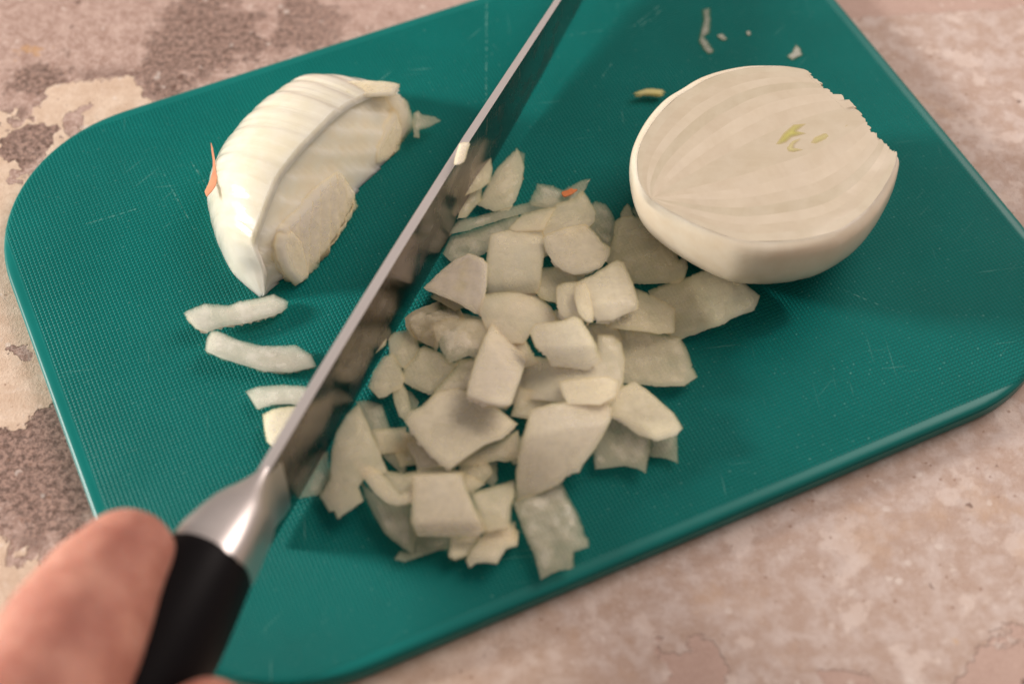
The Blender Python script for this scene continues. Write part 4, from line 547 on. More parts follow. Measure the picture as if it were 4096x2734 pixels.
    {'name': 'sprout', 'label': '', 'o': [83.39, 54.51, 37.58], 'n': [0.0, 0.0, 1.0], 'u': [1.0, 0.0, 0.0], 'pts': [(-4.79, -3.76), (-2.19, 0.61), (1.12, 4.12), (4.91, 4.53), (1.83, 1.6), (4.51, 0.65), (0.05, -0.98), (-1.8, -2.92), (-3.55, -3.76)], 't': 0.3, 'bend': (0.0, 0), 'crease': [], 'mat': 's', 'jag': 0.03, 'group': None, 'parent': 'half', 'rim': 0.15, 'bump': 0, 'saw': None},
    {'name': 'sprout', 'label': '', 'o': [83.83, 49.83, 37.58], 'n': [0.0, 0.0, 1.0], 'u': [1.0, 0.0, 0.0], 'pts': [(-2.13, -0.47), (-0.31, 2.09), (2.19, 3.25), (0.04, 0.81), (-0.22, -0.46), (2.46, -1.21), (-0.24, -2.11), (-1.78, -1.87)], 't': 0.3, 'bend': (0.0, 0), 'crease': [], 'mat': 's', 'jag': 0.03, 'group': None, 'parent': 'half', 'rim': 0.15, 'bump': 0, 'saw': None},
    {'name': 'sprout', 'label': '', 'o': [94.16, 54.31, 37.58], 'n': [0.0, 0.0, 1.0], 'u': [1.0, 0.0, 0.0], 'pts': [(-5.11, -2.87), (-3.8, -0.81), (1.55, 2.18), (7.09, 4.48), (3.87, 1.55), (0.22, -1.17), (-3.73, -3.31)], 't': 0.3, 'bend': (0.0, 0), 'crease': [], 'mat': 's', 'jag': 0.03, 'group': None, 'parent': 'half', 'rim': 0.15, 'bump': 0, 'saw': None},
    {'name': 'layer', 'label': '', 'o': [-58.78, 36.62, 13.08], 'n': [0.8068, -0.3649, 0.4646], 'u': [0.499, 0.0, -0.8666], 'pts': [(-12.5, -7.43), (-9.38, 0.13), (-5.47, 12.6), (-1.15, 21.36), (3.6, 21.43), (9.11, 20.14), (11.94, 17.33), (14.56, 14.72), (12.2, 8.82), (10.08, 2.44), (5.53, -8.52), (3.64, -14.19), (2.45, -17.07), (-0.81, -16.3), (-5.12, -15.27), (-8.47, -13.67), (-10.78, -11.08)], 't': 5, 'bend': (1.0472, 10), 'crease': [], 'mat': 'w', 'jag': 0.16, 'group': None, 'parent': 'quarter', 'rim': 0.9, 'bump': 0.12, 'saw': (0.5, 4.2, 1.1)},
    {'name': 'layer', 'label': '', 'o': [-65.09, 24.6, 15.67], 'n': [0.8068, -0.3649, 0.4646], 'u': [0.499, 0.0, -0.8666], 'pts': [(-6.77, 2.77), (-4.51, 5.61), (0.11, 5.2), (5.85, 0.98), (8.42, -1.51), (6.72, -4.96), (1.19, -4.34), (-3.07, -2.64), (-5.92, -0.07)], 't': 3, 'bend': (0.3491, 20), 'crease': [], 'mat': 'w', 'jag': 0.1, 'group': None, 'parent': 'quarter', 'rim': 0.9, 'bump': 0.12, 'saw': None},
    {'name': 'layer', 'label': '', 'o': [-38.66, 76.97, 9.83], 'n': [0.8068, -0.3649, 0.4646], 'u': [0.499, 0.0, -0.8666], 'pts': [(-3.02, 9.13), (1.43, 6.3), (4.78, 1.62), (6.08, -2.1), (-1.52, -9.64), (-3.66, -7.43), (-3.96, 2.35)], 't': 2.4, 'bend': (0.0, 0), 'crease': [], 'mat': 'w', 'jag': 0.12, 'group': None, 'parent': 'quarter', 'rim': 0.9, 'bump': 0.12, 'saw': None},
    {'name': 'layer', 'label': '', 'o': [-35.3, 85.55, 11.37], 'n': [0.8068, -0.3649, 0.4646], 'u': [0.499, 0.0, -0.8666], 'pts': [(-10.63, 1.18), (-5.47, 4.83), (-1.02, 5.62), (3.02, 3.49), (7.46, -0.44), (5.67, -4.3), (4.53, -7.92), (0.62, -2.37), (-3.86, -0.09)], 't': 2, 'bend': (0.0, 0), 'crease': [], 'mat': 't', 'jag': 0.14, 'group': None, 'parent': 'quarter', 'rim': 0.9, 'bump': 0.12, 'saw': None},
    {'name': 'layer', 'label': '', 'o': [-29.25, 82.77, 12.0], 'n': [0.0995, 0.0, 0.995], 'u': [0.995, 0.0, -0.0995], 'pts': [(-3.02, 3.86), (-1.63, 5.24), (-0.32, 3.57), (3.84, 2.97), (5.95, 1.66), (2.33, -1.32), (-0.9, -3.19), (-0.7, -6.48), (-2.44, -6.1), (-3.08, -0.06)], 't': 1.0, 'bend': (0.0, 0), 'crease': [], 'mat': 't', 'jag': 0.16, 'group': None, 'parent': 'quarter', 'rim': 0.9, 'bump': 0.12, 'saw': None},
    {'name': 'layer', 'label': '', 'o': [-45.97, 87.48, 23.5], 'n': [0.1402, 0.3271, 0.9345], 'u': [0.9889, 0.0, -0.1483], 'pts': [(-11.61, 0.78), (-7.63, 2.41), (-0.76, 4.11), (4.97, 5.28), (9.96, 5.22), (8.76, 1.31), (8.18, -2.02), (-2.11, -5.91), (-9.34, -5.5)], 't': 1.6, 'bend': (0.0, 10), 'crease': [], 'mat': 'w', 'jag': 0.08, 'group': None, 'parent': 'quarter', 'rim': 0.9, 'bump': 0.12, 'saw': None},
    {'name': 'layer', 'label': '', 'o': [-82.22, 87.15, 9.5], 'n': [-0.2873, 0.0, 0.9578], 'u': [0.9578, -0.0, 0.2873], 'pts': [(-1.15, -0.97), (-0.31, 1.91), (0.77, 1.52), (0.82, -0.36), (-0.13, -2.08)], 't': 0.6, 'bend': (0.0, 0), 'crease': [], 'mat': 't', 'jag': 0.05, 'group': None, 'parent': 'quarter', 'rim': 0.9, 'bump': 0.12, 'saw': None},
]
HALF_ARC = [[89.39, 83.47, 37.5], [84.46, 84.68, 37.5], [79.04, 85.07, 37.5], [71.58, 84.81, 37.5], [63.51, 82.7, 37.5], [56.88, 79.58, 37.5], [51.72, 75.48, 37.5], [46.09, 70.74, 37.5], [40.89, 63.42, 37.5], [37.18, 55.58, 37.5], [35.23, 48.53, 37.5], [35.2, 41.61, 37.5], [36.28, 35.73, 37.5], [38.96, 30.85, 37.5], [42.92, 26.22, 37.5], [47.33, 22.3, 37.5], [52.59, 18.06, 37.5], [58.72, 14.11, 37.5], [64.87, 11.24, 37.5], [72.51, 10.3, 37.5], [79.33, 10.51, 37.5], [86.72, 11.82, 37.5], [93.34, 14.18, 37.5], [98.81, 18.02, 37.5], [103.49, 22.49, 37.5], [107.94, 28.51, 37.5], [111.62, 35.23, 37.5], [113.78, 40.19, 37.5], [115.14, 44.69, 37.5]]
HALF_ROOT, HALF_CORE, HALF_NECK = [41.24, 29.96, 37.5], [79.31, 50.05, 37.5], [103.06, 61.81, 37.5]
QUARTER = [[[-76.22, 15.95, 6.5], [-74.7, 15.22, 8.5], [-74.0, 17.28, 6.5]], [[-81.31, 20.94, 6.5], [-74.86, 19.31, 14.5], [-70.51, 20.72, 6.5]], [[-85.69, 25.81, 6.5], [-76.22, 21.23, 20.5], [-67.33, 23.6, 6.5]], [[-90.17, 34.15, 6.5], [-77.3, 23.14, 24.5], [-65.24, 26.01, 6.5]], [[-93.47, 43.07, 6.5], [-75.54, 27.11, 28.5], [-62.1, 29.91, 6.5]], [[-95.57, 52.18, 6.5], [-72.26, 36.06, 32.5], [-58.75, 36.79, 6.5]], [[-95.66, 59.41, 6.5], [-70.06, 42.73, 33.5], [-54.27, 45.3, 6.5]], [[-93.79, 67.82, 6.5], [-64.43, 53.43, 33.5], [-49.38, 55.0, 6.5]], [[-89.91, 76.95, 6.5], [-60.2, 61.3, 32.5], [-43.89, 63.35, 6.5]], [[-83.61, 87.38, 6.5], [-55.77, 69.94, 30.5], [-38.66, 70.79, 6.5]], [[-77.75, 95.23, 6.5], [-51.08, 77.8, 27.5], [-35.34, 77.8, 6.5]], [[-71.64, 101.5, 6.5], [-46.15, 83.95, 24.5], [-33.57, 84.36, 6.5]], [[-59.71, 100.94, 9.5], [-41.12, 89.6, 20.5], [-33.43, 91.0, 6.5]], [[-46.95, 98.11, 12.5], [-38.03, 94.91, 15.5], [-34.93, 97.74, 6.5]]]

# ------------------------------------------------------------------ table
BW, BH, BT, BR = 0.2934, 0.2165, 0.0065, 0.053
BANG = math.radians(25.063)
bu, bv = Vector((math.cos(BANG), math.sin(BANG), 0)), Vector((-math.sin(BANG), math.cos(BANG), 0))
bcen = bu * 0.017475 + bv * 0.030255
BM = Matrix.Translation((bcen.x, bcen.y, BOARD_TOP)) @ Matrix.Rotation(BANG, 4, 'Z')
SCRATCHES = []
for (p, q, w, a) in (((-0.0094, 0.1500), (-0.0089, 0.0956), .00022, .55), ((0.0409, 0.1322), (0.0509, 0.1433), .0002, .6), ((0.0425, 0.1318), (0.0530, 0.1425), .0002, .5), ((0.0445, 0.1330), (0.0500, 0.1380), .00018, .5),
                     ((0.0264, 0.1026), (0.0335, 0.1154), .0002, .45), ((0.0083, 0.126), (0.0314, 0.1309), .0002, .3), ((-0.1341, 0.0439), (-0.1171, 0.051), .0002, .4),
                     ((-0.1038, 0.071), (-0.0901, 0.0481), .0002, .5), ((-0.112, 0.066), (-0.098, 0.040), .0002, .35), ((0.0038, -0.0841), (0.009, -0.0928), .0003, .45), ((0.10, 0.02), (0.117, 0.011), .0002, .4)):
    li = BM.inverted()
    P0, Q0 = li @ Vector((*p, BOARD_TOP)), li @ Vector((*q, BOARD_TOP))
    SCRATCHES.append(((P0.x, P0.y), (Q0.x, Q0.y), w, a))

def build_table():
    v, f = [], []
    xs = [-1.2, -.4, -.2, 0, .2, .4, 1.2]
    ys = [-.9, -.3, -.1, .1, .3, .6, 1.4]
    for y in ys:
        for x in xs:
            v.append((x, y, 0))
    for j in range(6):
        for i in range(6):
            f.append((j * 7 + i, j * 7 + i + 1, (j + 1) * 7 + i + 1, (j + 1) * 7 + i))
    o = link('table_top', mesh(v, f), table_material())
    tag(o, 'worn beige and brown painted plaster table surface under the board', 'table', kind='structure')
build_table()

# ------------------------------------------------------------------ cutting board
def build_board():
    def outline(inset, seg=20):
        pts = []
        r = BR - inset
        for cx, cy, a0 in ((BW / 2 - BR, BH / 2 - BR, 0), (-BW / 2 + BR, BH / 2 - BR, 90), (-BW / 2 + BR, -BH / 2 + BR, 180), (BW / 2 - BR, -BH / 2 + BR, 270)):
            for k in range(seg + 1):
                a = math.radians(a0 + 90 * k / seg)
                pts.append(Vector((cx + r * math.cos(a), cy + r * math.sin(a), 0)))
        return pts
    # (inset, z): flat underside, side with a moulding line, rounded lip, smooth rim, textured field
    prof = [(.0014, -BT + .0001), (.0005, -BT + .0005), (.0, -BT + .0012), (.0, -.0020), (.00045, -.00175), (.00045, -.00135), (.0001, -.0010), (.0004, -.0005), (.0010, -.00015), (.0022, 0), (.02, 0)]
    rings = [[p + Vector((0, 0, z)) for p in outline(i)] for i, z in prof]
    v, f = loft(rings, cap=False)
    k = len(rings[0])
    f.append(tuple(range((len(rings) - 1) * k, len(rings) * k)))
    f.append(tuple(reversed(range(k))))
    o = link('cutting_board', mesh(v, f, sharp=50), board_material(), matrix=BM)
    tag(o, 'teal green plastic cutting board with rounded corners and fine grid texture', 'cutting board')
build_board()

# ------------------------------------------------------------------ onion pieces
def inside(p, poly):
    c = False
    j = len(poly) - 1
    for i in range(len(poly)):
        a, b = poly[i], poly[j]
        if (a[1] > p[1]) != (b[1] > p[1]) and p[0] < (b[0] - a[0]) * (p[1] - a[1]) / (b[1] - a[1]) + a[0]:
            c = not c
        j = i
    return c
def seg_dist(p, a, b):
    d = b - a
    t = max(0, min(1, (p - a).dot(d) / max(d.length_squared, 1e-12)))
    return (p - a - d * t).length

def slab_mesh(pts, t, bend, crease, jag, rim, bump, seed, floor=None, M=None, flare=.2, saw=None, soft=.12):
    """curved slab in its own plane (mm): ragged outline, rounded rims, uneven faces"""
    rng = random.Random(seed)
    base = [Vector(p) for p in pts]
    size = max((a - b).length for a in base for b in base)
    step = max(0.22, min(0.45, size / 50))
    out = []
    for i, a in enumerate(base):
        b = base[(i + 1) % len(base)]
        d = b - a
        n = max(1, int(d.length / step))
        nr = Vector((d.y, -d.x)).normalized() if d.length > 1e-6 else Vector((0, 0))
        edge = jag * rng.choice((.35, .6, 1.0, 1.3))
        for k in range(n):
            q = a + d * (k / n)
            w = edge * (noise.noise(Vector((q.x * .9, q.y * .9, seed * 3.1))) * 1.3 + noise.noise(Vector((q.x * 2.6, q.y * 2.6, seed))) * 1.1 + noise.noise(Vector((q.x * 6, q.y * 6, seed))) * .7)
            out.append(q + nr * (w if k else w * .5))
    th, kap = bend
    def W(p):
        s = (p.x * math.cos(th) + p.y * math.sin(th)) * MM
        w = -.5 * kap * s * s
        for (x, y, nx, ny, sl) in crease:
            w -= sl * max(0, (p.x * MM - x) * nx + (p.y * MM - y) * ny)
        if saw:                                  # slices standing a little proud of one another
            q = (p.x * math.cos(saw[0]) + p.y * math.sin(saw[0])) / saw[1] + .35 * noise.noise(Vector((p.x * .12, p.y * .12, 1.0)))
            w += saw[2] * MM * ((q % 1.0) - .5)
        return w / MM
    x0, x1 = min(p.x for p in out), max(p.x for p in out)
    y0, y1 = min(p.y for p in out), max(p.y for p in out)
    g = max(0.35, min(1.0, size / 22)) * (.5 if saw else 1)
    inner = []
    rimr = min(rim * .22, t * .3)
    yy = y0
    row = 0
    while yy < y1:
        xx = x0 + (g / 2 if row % 2 else 0)
        while xx < x1:
            p = Vector((xx + rng.uniform(-.12, .12) * g, yy + rng.uniform(-.12, .12) * g))
            if inside(p, out):
                d = min(seg_dist(p, out[i], out[(i + 1) % len(out)]) for i in range(len(out)))
                if d > g * .35:
                    inner.append((p, d))
            xx += g
        yy += g * .87
        row += 1
    allp = list(out) + [p for p, d in inner]
    n = len(out)
    vs, es, fs, ov, oe, of = delaunay_2d_cdt(allp, [(i, (i + 1) % n) for i in range(n)], [tuple(range(n))], 1, 1e-5)
    dist = {}
    for i, src in enumerate(ov):
        s = min(src) if src else -1
        dist[i] = 0.0 if (not src or s < n) else inner[s - n][1]
    edge_id = {}
    for i, src in enumerate(ov):
        for s in src:
            if s < n:
                edge_id[s] = i
    V, top_i, bot_i = [], {}, {}
    area = sum(out[i].x * out[(i + 1) % n].y - out[(i + 1) % n].x * out[i].y for i in range(n))
    outward = {}
    for s, i in edge_id.items():
        d = out[(s + 2) % n] - out[(s - 2) % n]
        outward[i] = (Vector((d.y, -d.x)) if area > 0 else Vector((-d.y, d.x))).normalized()
    rr = max(rimr, 1e-3)
    ph = seed * 1.7
    for side, idx in ((1, top_i), (-1, bot_i)):
        for i, q in enumerate(vs):
            p = Vector((q[0], q[1]))
            k = min(1.0, dist[i] / rr)
            drop = (1 - math.sqrt(max(0, 1 - (1 - k) ** 2))) * rimr * .8
            bmp = bump * (noise.noise(Vector((p.x * .33, p.y * .33, ph))) * 1.5 + noise.noise(Vector((p.x * 1.1, p.y * 1.1, ph + side))) * .5)
            z = W(p) + bmp - drop if side > 0 else W(p) + bmp * .6 - t + drop
            idx[i] = len(V)
            if side < 0 and i in outward:
                p = p + outward[i] * flare
            V.append(Vector((p.x, p.y, z)) * MM)
    F = []
    for tri in fs:
        F.append(tuple(top_i[i] for i in tri))
        F.append(tuple(bot_i[i] for i in reversed(tri)))
    ring = [edge_id[i] for i in range(n) if i in edge_id]
    mids = []
    for i in ring:
        p = Vector((vs[i][0], vs[i][1]))
        wob = noise.noise(Vector((p.x * 1.8, p.y * 1.8, ph))) * jag * .8
        cx = Vector(((x0 + x1) / 2, (y0 + y1) / 2))
        o2 = (p - cx).normalized() * (wob - .05) + outward[i] * flare * .45
        mids.append(len(V))
        V.append(Vector((p.x + o2.x, p.y + o2.y, W(p) - t * .5)) * MM)
    m = len(ring)
    for a in range(m):
        b = (a + 1) % m
        F.append((top_i[ring[a]], mids[a], mids[b], top_i[ring[b]]))
        F.append((mids[a], bot_i[ring[a]], bot_i[ring[b]], mids[b]))
    if floor is not None:       # nothing sinks into the board
        inv = M.inverted()
        for k, c in enumerate(V):
            w = M @ c
            if w.z < floor:
                w.z = floor + (0.0 if k in set() else max(0, (c.z + t * MM)) * 0.35)
                V[k] = inv @ w
    me = mesh(V, F, sharp=38)
    for i in range(2 * len(fs)):
        me.polygons[i].material_index = 0
    for i in range(2 * len(fs), len(me.polygons)):
        me.polygons[i].material_index = 0
    at = me.attributes.new('thin', 'FLOAT', 'POINT')
    grid = {}
    for k, vv in enumerate(V):
        grid[(round(vv.x, 6), round(vv.y, 6), round(vv.z, 6))] = k
    nv = len(vs)
    for k, mv in enumerate(me.vertices):
        src = grid.get((round(mv.co.x, 6), round(mv.co.y, 6), round(mv.co.z, 6)), -1)
        dd = dist[src % nv] if 0 <= src < 2 * nv else 0.0
        at.data[k].value = max(0.0, 1 - dd / min(2.0, size * soft)) ** 1.5
    return me

PARENTS = {}
def build_piece(d, seed):
    o, n, u = Vector(d['o']) * MM, Vector(d['n']).normalized(), Vector(d['u']).normalized()
    v = n.cross(u)
    M = Matrix(((u.x, v.x, n.x, o.x), (u.y, v.y, n.y, o.y), (u.z, v.z, n.z, o.z), (0, 0, 0, 1)))
    me = slab_mesh(d['pts'], d['t'] * (1 if d['parent'] else .58), d['bend'], d['crease'], d['jag'], d['rim'], d['bump'], seed, BOARD_TOP + 0.00012, M, 1.3 if d['parent'] == 'quarter' and d['t'] > 2 else (.1 if d['parent'] or d['t'] < 1 else -d['t'] * .58 * random.Random(seed).uniform(.35, .7)), tuple(d['saw']) if d.get('saw') else None, .22 if d['name'] == 'sprout' else .12)
    ob = link(d['name'], me, MAT[d['mat']], parent=PARENTS.get(d['parent']), matrix=M)
    if d['parent'] is None:
        tag(ob, d['label'], {'onion_piece': 'onion piece', 'onion_crumb': 'onion crumb', 'onion_film': 'onion film', 'onion_skin_scrap': 'onion skin', 'onion_skin_shred': 'onion skin', 'onion_sprout': 'sprout'}[d['name']], d['group'])
    return ob

# ------------------------------------------------------------------ onion half, cut face up
def build_half():
    arc = catmull([Vector(p) * MM for p in HALF_ARC], 4)
    n = len(arc)
    root, core, neck = (Vector(p) * MM for p in (HALF_ROOT, HALF_CORE, HALF_NECK))
    zf = arc[0].z
    cen = sum(arc, Vector()) / n
    foot = Vector((cen.x, cen.y, BOARD_TOP))
    top = empty('onion_half', foot)
    tag(top, 'peeled onion half lying cut face up on the right of the board', 'onion')
    PARENTS['half'] = top
    # length along the arc, and the bulb axis that every layer wraps round
    L = [0]
    for a, b in zip(arc, arc[1:]):
        L.append(L[-1] + (b - a).length)
    fr = min(range(n), key=lambda i: (arc[i] - root).length)
    def axis(i):
        k = (L[i] / L[fr]) if i <= fr else (L[-1] - L[i]) / (L[-1] - L[fr])
        k = k ** 1.15
        return neck.lerp(core, k * 2) if k < .5 else core.lerp(root, (k - .5) * 2)
    ax = [axis(i) for i in range(n)]
    # bulb below the face
    out = list(arc)
    m = 10
    for k in range(1, m):
        p = arc[-1].lerp(arc[0], k / m)
        out.append(p + Vector((noise.noise(Vector((k * .9, 0, 3))), noise.noise(Vector((k * .9, 5, 3))), 0)) * .0008)
    H = zf - .0043 - BOARD_TOP
    rings = []
    for (s, z) in ((.088, -.0030), (.088, .0), (.055, -.00035), (.030, -.0010), (.013, -.0019), (.004, -.0031)):   # the rim rolls over into the outside
        rings.append([Vector((*((arc[i].lerp(ax[i], s)) if i < n else p.lerp(cen, s * .25)).xy, zf + z)) for i, p in enumerate(out)])
    steps = 18
    for k in range(steps + 1):
        t = k / steps * math.pi / 2 * .985
        sc, dp = max(.0, math.cos(t)) ** .62, math.sin(t) ** 1.0
        ring = []
        for i, p in enumerate(out):
            d = p - cen
            a = math.atan2(d.y, d.x)
            rib = 1 + .006 * noise.noise(Vector((math.cos(a) * 7, math.sin(a) * 7, k * .12))) + .003 * noise.noise(Vector((math.cos(a) * 24, math.sin(a) * 24, k * .1)))
            q = cen + d * sc * (1 + (rib - 1) * min(1, k / 5)) * (1 + .02 * math.sin(min(1, t * 1.2) * math.pi / 2))
            q.z = zf - .0043 - H * dp
            ring.append(q)
        rings.append(ring)
    v, f = loft(rings, cap=True)
    link('bulb', mesh(v, f, sharp=60), MAT['skin'], parent=top)
    # cut layers, one strip each
    levels = [0, .09, .17, .26, .35, .45, .56, .68, .83, 1.0]
    rng = random.Random(3)
    for j in range(1, len(levels) - 1):
        s0, s1 = levels[j], levels[j + 1]
        dz = 0.0
        rings = []
        for i in range(n):
            # the neck end of every strip is torn to its own length
            A, B = arc[i].lerp(ax[i], s0), arc[i].lerp(ax[i], s1)
            ring = []
            # the outermost layer rolls over the rim, the others lie flush
            for (s, z) in (((.10, -.0060), (0, -.0044), (.03, -.0032), (.11, -.0021), (.27, -.0011), (.52, -.0004), (1, 0), (1, -.0060)) if j == 0 else
                           ((0, -.0030), (0, 0), (.25, 0), (.5, 0), (.7, 0), (.85, 0), (1, 0), (1, -.0030))):
                q = A.lerp(B, s)
                wav = .0002 * noise.noise(q * 110)
                ring.append(Vector((q.x, q.y, zf + dz + z + (wav if z > -.0005 else 0))))
            rings.append(ring)
        for end, nxt in ((0, 2), (-1, -3)):
            dirv = (rings[end][3] - rings[nxt][3]); dirv.z = 0; dirv.normalize()
            e = (.0002, .0006, .0002, .0008, .0002, .0010, .0028, .0036, .0030)[j] if end == 0 else (.0002, .0009, .0003, .0010, .0004, .0012, .0006, .0014, .0024)[j]
            e += rng.uniform(-.0003, .0003)
            rings[end] = [p + dirv * (e + .0011 * noise.noise(Vector((c * 1.9, j * 3.3, end)))) for c, p in enumerate(rings[end])]
        v, f = loft(rings, cap=True)
        lay = link('layer', mesh(v, f, sharp=50), MAT['skin' if j == 0 else ('pale' if j in (1, 3, 6) else 'face')], parent=top)
build_half()

# ------------------------------------------------------------------ onion quarter, being sliced, cut side towards the knife
def build_quarter():
    cols = [catmull([Vector(s[c]) * MM for s in QUARTER], 12) for c in range(3)]
    n = len(cols[0])
    mid = [(cols[0][i] + cols[2][i]) / 2 for i in range(n)]
    cen = sum(mid, Vector()) / n
    top = empty('onion_quarter', Vector((cen.x, cen.y, BOARD_TOP)))
    tag(top, 'partly sliced onion quarter with a bright rounded back on the left', 'onion')
    PARENTS['quarter'] = top
    shell, core = [], []
    for i in range(n):
        Lp, K, R = cols[0][i], cols[1][i], cols[2][i]
        h = K.z - Lp.z
        def arc(s):                                    # s 0..1 from the board up to the ridge
            th = s * math.pi / 2
            q = Lp.lerp(Vector((K.x, K.y, Lp.z)), 1 - math.cos(th) ** .9)
            q.z = Lp.z + h * math.sin(th)
            return q
        face = (R - K)
        fl = max(face.length, 1e-5)
        inw = Vector((Lp.x - R.x, Lp.y - R.y, 0))
        inw = inw.normalized() if inw.length > 1e-6 else Vector((-1, 0, 0))
        th = min(.0030, fl * .3)
        base = Lp.lerp(R, .5); base.z = BOARD_TOP
        outer = []
        for k in range(15):
            q = arc(k / 14)
            d = (q - base)
            sl = i * .27 + .5 * noise.noise(Vector((k * .11, 2, 7)))           # the knife has already been through it: thin slices, each a little out of line
            jog = noise.noise(Vector((math.floor(sl) * 3.7, 1.5, 0))) * .00055 * min(1, i / n * 2.2) * min(1, k / 3 + .4)
            rib = noise.noise(Vector((q.x * 60, q.y * 60, q.z * 60))) * .00035 + noise.noise(Vector((k * .45, i * .045, 4))) * .00022 + jog
            outer.append(q + d.normalized() * rib)
        Kf = K + face * (th / fl)
        inner = []
        for k in range(14, -1, -1):
            q = outer[k]
            d = (base - q)
            inner.append(q + d * min(.9, th / max(d.length, 1e-5)))
        for p in inner:
            p.z = max(p.z, BOARD_TOP + .0001)
        shell.append(outer + [Kf] + inner[1:])
        cs = [p + (base - p).normalized() * .00015 for p in reversed(inner)]
        fc = []
        for k in range(1, 13):
            s = k / 12
            q = Kf.lerp(R, s)
            x = i / n * 9
            fan = (i / n * 11 - s * 2.2 + .5 * noise.noise(Vector((x * .4, s * 1.5, 3)))) % 1.0
            step = .0010 + .0009 * (1 - fan) + .0003 * noise.noise(Vector((x, s * 6, 8)))
            q = q + inw * step * min(1, fl / .012)
            q.z = max(q.z, BOARD_TOP + .0001)
            fc.append(q)
        core.append(cs[:-1] + [Kf + inw * .0008] + fc)
    v, f = loft(shell, cap=True)
    link('outer_layer', mesh(v, f, sharp=48), MAT['cut'], parent=top)
    v, f = loft(core, cap=True)
    link('core', mesh(v, f, sharp=70), MAT['core'], parent=top)
build_quarter()
for k, d in enumerate(PIECES):
    build_piece(d, k + 1)

# ------------------------------------------------------------------ knife
KA = Vector((-0.06239971, -0.06248103, BOARD_TOP))
KH = Vector((0.3921228, 0.9199129, 0)).normalized()
KN = Vector((KH.y, -KH.x, 0))
KM = Matrix(((KH.x, -KN.x, 0, KA.x), (KH.y, -KN.y, 0, KA.y), (0, 0, 1, KA.z), (0, 0, 0, 1)))      # x along the blade, y to the left, z up
def lin(tab, x):
    for (a, b), (c, d) in zip(tab, tab[1:]):
        if x <= c:
            t = (x - a) / (c - a)
            t = max(0, min(1, t))
            return b + (d - b) * t
    return tab[-1][1]
def build_knife():
    top = empty('kitchen_knife', KM @ Vector((0.1, 0, 0)))
    tag(top, 'long steel kitchen knife with a black handle standing on its edge', 'knife')
    edge = [(-7, 1.3), (0, 1.1), (60, 1.0), (120, 1.1), (145, 1.5), (180, 2.7), (221, 5.2), (240, 8), (254, 11.5), (262, 15)]
    spine = [(-7, 34.7), (32, 35.0), (76, 34.3), (124, 32.2), (196, 26), (225, 22.3), (248, 18.4), (262, 15.6)]
    half = [(-7, 1.55), (60, 1.5), (130, 1.3), (200, 1.0), (262, .5)]
    rings = []
    N = 90
    for k in range(N + 1):
        s = -6.5 + (262 + 6.5) * k / N
        e, z, w = lin(edge, s), lin(spine, s), lin(half, s)
        r = []
        hgt = z - e
        for (f, ww) in ((1.0, .82), (.993, .97), (.97, 1.0), (.7, .78), (.4, .52), (.12, .27), (.03, .16), (0, .015)):
            r.append((w * ww, e + hgt * f))
        pts = [Vector((s, y, zz)) * MM for y, zz in r] + [Vector((s, -y, zz)) * MM for y, zz in reversed(r)]
        rings.append(pts)
    v, f = loft(rings, cap=True)
    bl = link('blade', mesh(v, f, sharp=25), MAT['blade'], parent=top, matrix=KM)
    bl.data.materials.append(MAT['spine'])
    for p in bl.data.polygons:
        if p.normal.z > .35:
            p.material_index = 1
    def section(s, w, hh, zc, p=3.3, seg=48):
        out = []
        for k in range(seg):
            a = 2 * math.pi * k / seg
            c, si = math.cos(a), math.sin(a)
            out.append(Vector((s, w * math.copysign(abs(c) ** (2 / p), c), zc + hh * math.copysign(abs(si) ** (2 / p), si))) * MM)
        return out
    prof = [(3.5, 1.65, 14.5, 19.8), (0, 1.9, 14.3, 20.2), (-3, 2.4, 13.6, 21.6), (-6, 3.6, 12.6, 23.6), (-9, 4.9, 11.8, 25.8), (-12, 6.6, 11.4, 27.8), (-15, 7.8, 11.2, 29.3), (-20, 8.9, 11.4, 30.9), (-26, 10.1, 11.9, 32.1), (-30.5, 10.3, 12.0, 32.8)]
    rings = [section(*r) for r in prof]
    v, f = loft(rings, cap=True)
    link('bolster', mesh(v, f, sharp=50), MAT['bolster'], parent=top, matrix=KM)
    prof = [(-29.6, 10.4, 12.1, 32.7), (-30.2, 11.0, 12.7, 32.8), (-31.5, 11.3, 13.0, 32.9), (-38, 12.2, 13.8, 33), (-46, 13.2, 14.6, 32.8), (-56, 13.9, 15.0, 32.2), (-70, 13.6, 14.4, 31.6), (-88, 12.6, 13.6, 31.5), (-105, 12.4, 14, 31.8), (-122, 13, 15.5, 31.5), (-132, 12.6, 15.4, 30.8), (-138, 9.5, 12.5, 30.4), (-140, 4, 6, 30.2)]
    rings = [section(*r, p=2.3) for r in prof]
    v, f = loft(rings, cap=True)
    link('handle', mesh(v, f, sharp=60), MAT['handle'], parent=top, matrix=KM)
build_knife()

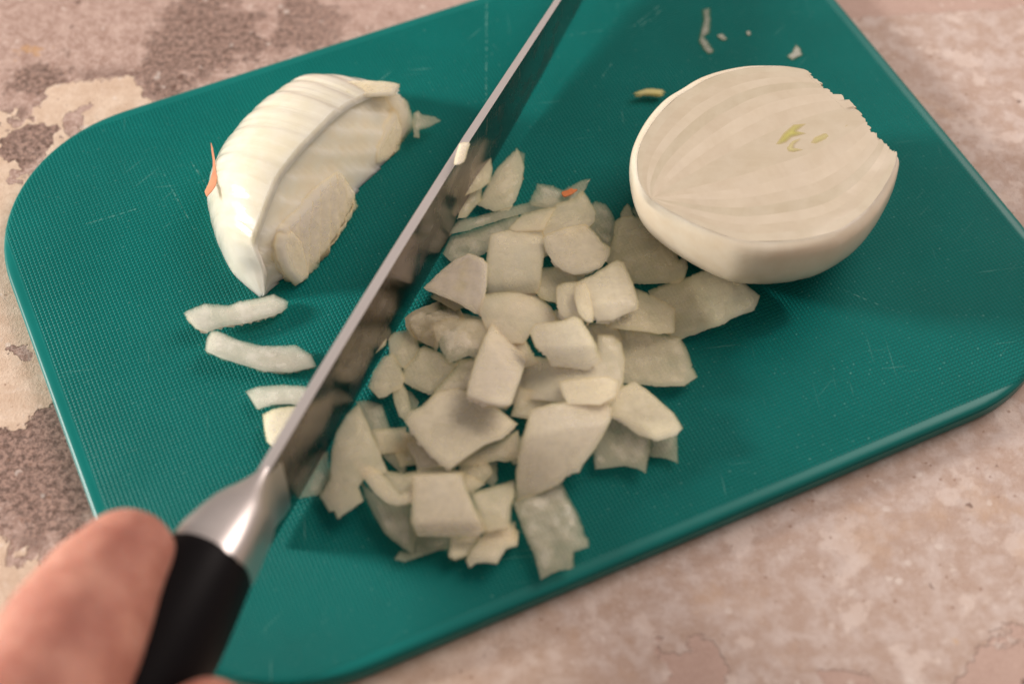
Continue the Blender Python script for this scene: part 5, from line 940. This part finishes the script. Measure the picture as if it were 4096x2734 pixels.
# ------------------------------------------------------------------ hand round the handle (x along knife, y to the left, mm)
def build_hand():
    bm = bmesh.new()
    def capsule(a, b, ra, rb):
        a, b = Vector(a), Vector(b)
        d = b - a
        q = d.to_track_quat('Z', 'Y').to_matrix()
        seg, st = 28, 8
        rings = []
        for k in range(st + 1):
            t = -math.pi / 2 + math.pi / 2 * k / st
            rings.append((a, ra * math.cos(t), ra * math.sin(t)))
        for k in range(st + 1):
            t = math.pi / 2 * k / st
            rings.append((b, rb * math.cos(t), rb * math.sin(t)))
        vs = []
        for (c, r, z) in rings:
            r = max(r, .02)
            vs.append([bm.verts.new((c + q @ Vector((r * math.cos(2 * math.pi * j / seg), r * math.sin(2 * math.pi * j / seg), z))) * MM) for j in range(seg)])
        for i in range(len(vs) - 1):
            for j in range(seg):
                bm.faces.new((vs[i][j], vs[i][(j + 1) % seg], vs[i + 1][(j + 1) % seg], vs[i + 1][j]))
        bm.faces.new(list(reversed(vs[0])))
        bm.faces.new(vs[-1])
    def chain(pts):
        for (a, ra), (b, rb) in zip(pts, pts[1:]):
            capsule(a, b, ra, rb)
    # thumb along the left side
    chain([((-128, 10, 60), 20), ((-98, 6, 62), 18.5), ((-75, 9.5, 56), 16.8), ((-67, 11.5, 53.5), 16.6), ((-53, 14.5, 48), 14.6), ((-42, 14.8, 44), 12.6)])
    # four fingers closing over the right side and under the handle
    chain([((-94, -12, 54), 10), ((-67.5, -21.5, 41), 8.8), ((-64, -27, 26), 8.6), ((-63, -14, 11), 8.2), ((-66, -1, 9), 7.4)])
    chain([((-100, -10, 60), 11), ((-84, -24, 43), 9.8), ((-82, -25, 24), 9.0), ((-84, -12, 9), 8.4), ((-86, 3, 8.5), 7.5)])
    chain([((-116, -10, 56), 10.5), ((-102, -24, 39), 9.2), ((-101, -24, 22), 8.6), ((-103, -12, 8.5), 8.0), ((-104, 3, 8.2), 7.2)])
    chain([((-131, -8, 50), 9.8), ((-119, -22, 34), 8.4), ((-118, -21, 20), 7.8), ((-120, -10, 9), 7.2), ((-121, 2, 8.5), 6.6)])
    # palm, wrist, forearm
    chain([((-92, 4, 60), 15), ((-122, 8, 58), 18), ((-150, 4, 58), 20)])
    chain([((-104, -4, 60), 13), ((-130, -4, 54), 15), ((-152, 0, 56), 18)])
    chain([((-150, 3, 58), 21), ((-180, 4, 66), 22), ((-250, 12, 92), 27), ((-330, 20, 120), 31)])
    me = bpy.data.meshes.new('mesh')
    bm.to_mesh(me); bm.free()
    o = link('hand', me, MAT['hand'], matrix=KM)
    r = o.modifiers.new('one_skin', 'REMESH')
    r.mode, r.voxel_size, r.use_smooth_shade = 'VOXEL', 0.0016, True
    s = o.modifiers.new('soften', 'SMOOTH')
    s.factor, s.iterations = 0.6, 14
    tag(o, 'bare hand gripping the black knife handle, thumb along its left side', 'hand')
    # thumb nail on the outer left side
    rings = []
    for k in range(7):
        t = k / 6
        s_ = -47 + 11.5 * t
        w = 5.2 * math.sin(math.pi * (.18 + .72 * t)) ** .5
        ring = []
        for j in range(9):
            a = (j / 8 - .5) * 2
            ring.append(Vector((s_, 27.4 - 2.6 * a * a - 1.9 * t * t, 41 - 2 * t + w * a)) * MM)
        rings.append(ring)
    v, f = loft(rings, cap=False, closed=False)
    nail = link('fingernail', mesh(v, f), MAT['nail'], parent=o, matrix=KM)
    so = nail.modifiers.new('thick', 'SOLIDIFY'); so.thickness = .0006
build_hand()
